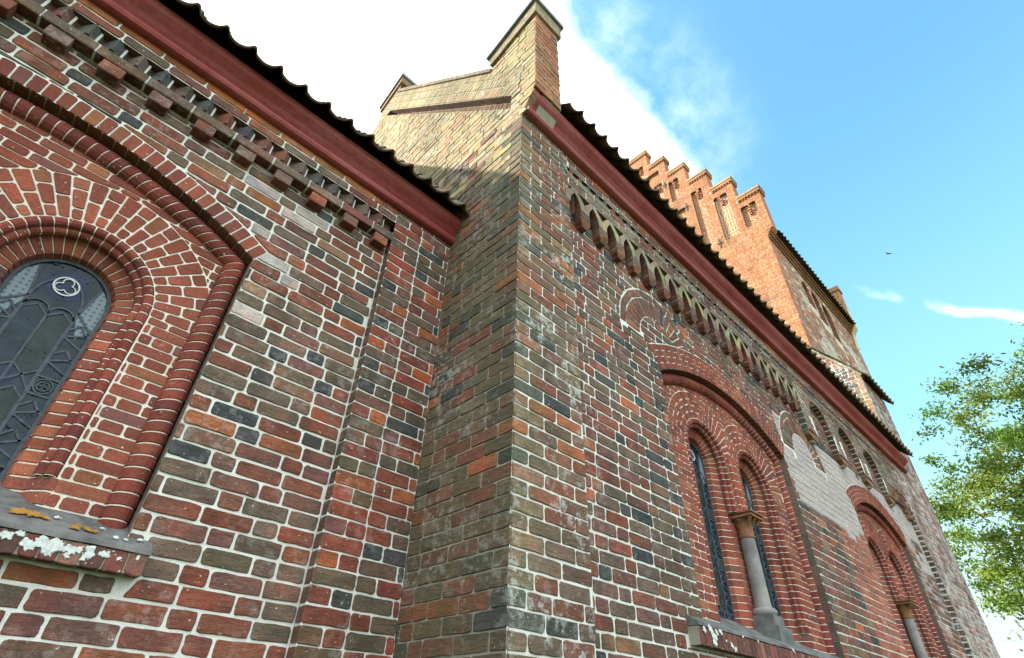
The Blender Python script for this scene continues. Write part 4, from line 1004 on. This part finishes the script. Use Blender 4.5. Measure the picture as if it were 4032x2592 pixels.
# ------------------------------------------------------------------ stair turret leaning on the tower
an = thing('stair_turret', 'low brick stair turret with lean-to tiled roof in the corner between nave and tower', 'turret', (14.1, YC, GZ))
fX = side(14.1); TP = [(-3.06, 4.0), (-2.1, 4.0), (-2.1, 7.53), (-2.69, 8.36), (-3.06, 8.80)]
mb = MB(); mb.add([fX.p(u, v, -.007) for u, v in TP], [tuple(range(5))], mat=1)
lay(mb, fX, -3.06, -2.1, 4.0, 8.9, lambda u, v, k, i, t: vary((.30, .18, .09)) if i == 0 else (vary((.26, .11, .065)) if v > 7.9 else vary(random.choice([(.13, .09, .075), (.16, .095, .08), (.10, .09, .085)]))), course=.102, vref=4.0, S=.26, H=.13, bond='SH', keeps=[s_poly(TP)], start=1, corner=True, tight=(True, False), seed=51, joint=.015, lod=1)
mb.prism([(-3.06, 8.79), (-2.08, 7.51), (-2.04, 7.56), (-3.06, 8.88)], -.2, .04, fX, (.30, .26, .18))
make('east_wall', mb, ['brick_lime', 'mortar'], an)
mb = MB(); sheet(mb, fP, 14.1, 15.85, GZ, 7.5)
lay(mb, fP, 14.1, 15.85, GZ, 7.46, lambda *q: pal_lime(), course=.102, vref=-1.6, S=.26, H=.13, seed=52, joint=.018, lod=0, corner=True, tight=(True, True), proudj=.005)
mb.add([(15.85, YC, GZ), (15.85, YC, 7.5), (15.85, YT, 8.7), (15.85, YT, GZ)], [(0, 1, 2, 3)], (.3, .2, .16))
make('south_wall', mb, ['brick_lime', 'mortar'], an)
roof('tiled_roof', an, 14.02, 16.05, YC-.14, 7.42, 1.38, 1.08, per=.22, row=.34, mat='tile_far')
mb = MB(); mb.prism([(-2.80, 8.50), (-2.42, 8.06), (-2.40, 8.10), (-2.78, 8.55)], .02, .05, fX)
mb.prism([(-2.82, 8.60), (-2.50, 8.16), (-2.485, 8.18), (-2.80, 8.63)], .02, .05, fX)
make('iron_strap', mb, ['iron'], an)
# chancel and nave have a rear side too
mb = MB(); mb.box(-5.2, XB-.02, 8.55, 8.6, GZ, 3.9, (.25, .12, .08)); mb.box(-5.22, -5.18, PA, 8.6, GZ, 7.6, (.25, .12, .08)); make('rear_wall', mb, MK, ch)
mb = MB(); mb.box(XB+.4, 14.6, 9.50, 9.55, GZ, 5.2, (.25, .12, .08)); make('rear_wall', mb, MK, na)

# ------------------------------------------------------------------ lichens on the window sill
def lichen_on(win_parent, pts, fr, n0, mat, seed, name='lichen_patch'):
    r0 = random.Random(seed); pts = pts + [(u+r0.uniform(-1.6, 1.6)*r, v+r0.uniform(-1, 1)*r, r*r0.uniform(.16, .34)) for u, v, r in pts]
    for i, (u, v, r) in enumerate(pts):
        mb = MB(); blob(mb, fr, u, v, r, n0+.0003*(i % 5), .0016, 1.0, seed+i); make(name, mb, [mat], win_parent)
fsill = front(PA-.085)
wch = [o for o in ch.children if o.name.startswith('twin_window')][0]
wn1 = [o for o in na.children if o.name.startswith('twin_window')][0]
lichen_on(wch, [(.125, .620, .016), (.165, .585, .026), (.195, .603, .020), (.225, .597, .036), (.262, .600, .030), (.240, .570, .018), (.300, .598, .018), (.322, .592, .020), (.345, .600, .014), (.385, .598, .026), (.372, .575, .016), (.44, .602, .021), (.50, .595, .010), (.085, .605, .022), (.57, .612, .010), (.31, .570, .012), (.055, .575, .020), (.02, .600, .030)], fsill, .002, 'lichen', 60)
fsl = Fr((0, PA-.087, .652), (1, 0, 0), Vector((0, .195, .130)).normalized(), Vector((0, -.130, .195)).normalized())
lichen_on(wch, [(.10, .13, .040), (.14, .12, .030), (.18, .11, .018), (.30, .085, .028), (.345, .08, .020), (.375, .075, .014)], fsl, .006, 'lichen_o', 90)
lichen_on(wch, [(.22, .14, .012), (.46, .055, .014), (.50, .05, .010), (.56, .08, .014), (.40, .12, .009)], fsl, .006, 'lichen', 110)
fs1 = front(YC+.001)
lichen_on(wn1, [(4.02, .66, .030), (4.06, .62, .030), (4.05, .585, .026), (4.10, .65, .020), (4.16, .66, .020), (3.93, .65, .022), (4.30, .59, .02), (4.34, .57, .018), (4.22, .61, .010), (4.50, .67, .010), (4.75, .665, .011), (5.4, .67, .015)], fs1, .004, 'lichen', 130)

# ------------------------------------------------------------------ bird
bd_ = dirn(3500, 1000)*46; mb = MB(); bs = []
rt = Vector(cr[0]); up = -Vector(cr[1]); fw = Vector(cr[2])
def bp(a, b, c): return tuple(rt*a+up*b+fw*c)
body = [(-.30, -.03, .01), (-.18, -.01, .05), (0, .0, .07), (.16, .02, .055), (.26, .04, .03), (.31, .035, .004)]; vs = []
for a, b, r in body: vs += [bp(a, b+r*math.sin(t), r*math.cos(t)) for t in [i*math.pi/3 for i in range(6)]]
mb.add(vs, [(k*6+i, k*6+(i+1) % 6, (k+1)*6+(i+1) % 6, (k+1)*6+i) for k in range(5) for i in range(6)]+[(0, 1, 2, 3, 4, 5)])
for s in (-1, 1):                           # wings with thickness
    w_ = [(.12, .03), (-.10, .0), (-.12, .10), (.10, .14), (-.16, .20), (.02, .30)]
    top = [bp(.10, .02, s*.03), bp(-.10, .01, s*.03), bp(-.14, .16 if s > 0 else .05, s*.28), bp(.04, .20 if s > 0 else .07, s*.30), bp(-.20 if s > 0 else -.12, .24 if s > 0 else .02, s*.55)]
    bot = [tuple(Vector(p)-up*.014) for p in top]
    mb.add(top+bot, [(0, 1, 2, 3), (3, 2, 4), (8, 7, 6, 5), (9, 7, 8), (0, 3, 8, 5), (3, 4, 9, 8), (4, 2, 7, 9), (2, 1, 6, 7)])
M['feather'] = simple('dark_feathers', (.03, .035, .05), (.06, .06, .07), 10, .8, 0)
bo = make('bird', mb, ['feather'], smooth=False); bo.location = bd_; bo.scale = (.62, .62, .62)
bo['label'] = 'small dark bird flying in the open blue sky'; bo['category'] = 'bird'

# ------------------------------------------------------------------ tree
def leaf_mat():
    n = NT('oak_leaves'); n.color(n.attr()); n.b.inputs['Roughness'].default_value = .55
    tr = n.t.nodes.new('ShaderNodeBsdfTranslucent'); n.link(n.attr(), tr.inputs[0]); ms = n.t.nodes.new('ShaderNodeMixShader'); ms.inputs[0].default_value = .28
    o_ = [q for q in n.t.nodes if q.type == 'OUTPUT_MATERIAL'][0]
    n.link(n.b.outputs[0], ms.inputs[1]); n.link(tr.outputs[0], ms.inputs[2]); n.link(ms.outputs[0], o_.inputs[0]); return n.m
M['leaf'] = leaf_mat()
def limb(mb, a, b, ra, rb, rnd, seg=5, wig=.25):
    a, b = Vector(a), Vector(b); pts = []
    for i in range(seg+1):
        t = i/seg; p = a.lerp(b, t)
        if 0 < i < seg: p += Vector((rnd.uniform(-1, 1), rnd.uniform(-1, 1), rnd.uniform(-.6, .6)))*wig*(b-a).length*.12
        pts.append((p, ra+(rb-ra)*t))
    n = 7; vs = []
    for i, (p, r) in enumerate(pts):
        d = (pts[min(i+1, seg)][0]-pts[max(i-1, 0)][0]).normalized(); x = d.orthogonal().normalized(); y = d.cross(x)
        vs += [tuple(p+(x*math.cos(2*math.pi*k/n)+y*math.sin(2*math.pi*k/n))*r) for k in range(n)]
    mb.add(vs, [(i*n+k, i*n+(k+1) % n, (i+1)*n+(k+1) % n, (i+1)*n+k) for i in range(seg) for k in range(n)])
    return [p for p, r in pts]
def tree(loc, C, rad, label, ncl, seed, leaf=.17):
    rnd = random.Random(seed); t = thing('oak_tree', label, 'tree', loc)
    L = Vector(loc); C = Vector(C); mb = MB(); tips = []
    fork = Vector((loc[0], loc[1], GZ+4.2)); limb(mb, L, fork, .55, .42, rnd, 5, .1)
    ends = []
    for i in range(13):
        az = i*2.4+rnd.uniform(-.3, .3); el = rnd.uniform(-.25, 1.2); d = Vector((math.cos(az)*math.cos(el)*rad[0], math.sin(az)*math.cos(el)*rad[1], math.sin(el)*rad[2]))
        e = C+d*.72; pts = limb(mb, fork+Vector((0, 0, rnd.uniform(-.6, 1.5))), e, .20, .05, rnd, 7, .8); ends.append(pts)
        for j in range(6):
            s = pts[rnd.randint(3, 7)]; q = s+Vector((rnd.uniform(-1, 1), rnd.uniform(-1, 1), rnd.uniform(-.6, .9)))*2.6; limb(mb, s, q, .06, .015, rnd, 4, .6); tips.append(q)
    make('trunk', mb, ['bark'], t)
    mb = MB(); cl = []
    while len(cl) < ncl:
        d = Vector((rnd.gauss(0, 1), rnd.gauss(0, 1), rnd.gauss(0, 1))).normalized(); r = rnd.random()**.34
        lump = 1+.20*noise.noise(d*2.1+Vector((seed, 0, 0)))+.13*noise.noise(d*5+Vector((seed, 3, 0)))
        p = C+Vector((d.x*rad[0], d.y*rad[1], d.z*rad[2]))*r*lump
        if noise.noise(p*.40+Vector((5, seed, 1))) < -.22: continue
        cl.append(p)
    for p in cl:
        s = rnd.uniform(.40, .80); dens = rnd.randint(90, 150); tone = rnd.uniform(.72, 1.25); yel = rnd.uniform(.8, 1.3)
        for j in range(dens):
            q = p+Vector((rnd.gauss(0, 1), rnd.gauss(0, 1), rnd.gauss(0, .45)))*s*.60
            nrm = Vector((rnd.gauss(0, .6), rnd.gauss(0, .6), rnd.uniform(.2, 1))).normalized(); x = nrm.orthogonal().normalized(); x.rotate(Matrix.Rotation(rnd.uniform(0, 6.28), 3, nrm)); y = nrm.cross(x)
            l = leaf*rnd.uniform(.6, 1.25); w_ = l*.42; f = tone*rnd.uniform(.8, 1.2)
            mb.add([tuple(q-x*l*.5), tuple(q+y*w_*.5-nrm*.02), tuple(q+x*l*.5), tuple(q-y*w_*.5-nrm*.02)], [(0, 1, 2, 3)], (.15*f*yel, .235*f, .034*f))
    make('crown', mb, ['leaf'], t)
    return t
tree((33, -5.2, GZ), (33, -5.2, 7.2), (8.5, 9.2, 9.0), 'large sunlit green oak tree beyond the right end of the church', 1900, 4, leaf=.22)
tree((47, -7.5, GZ), (47, -7.5, 4.5), (9, 10, 7.5), 'darker lower tree standing behind the large oak by the wall end', 900, 9, leaf=.30)
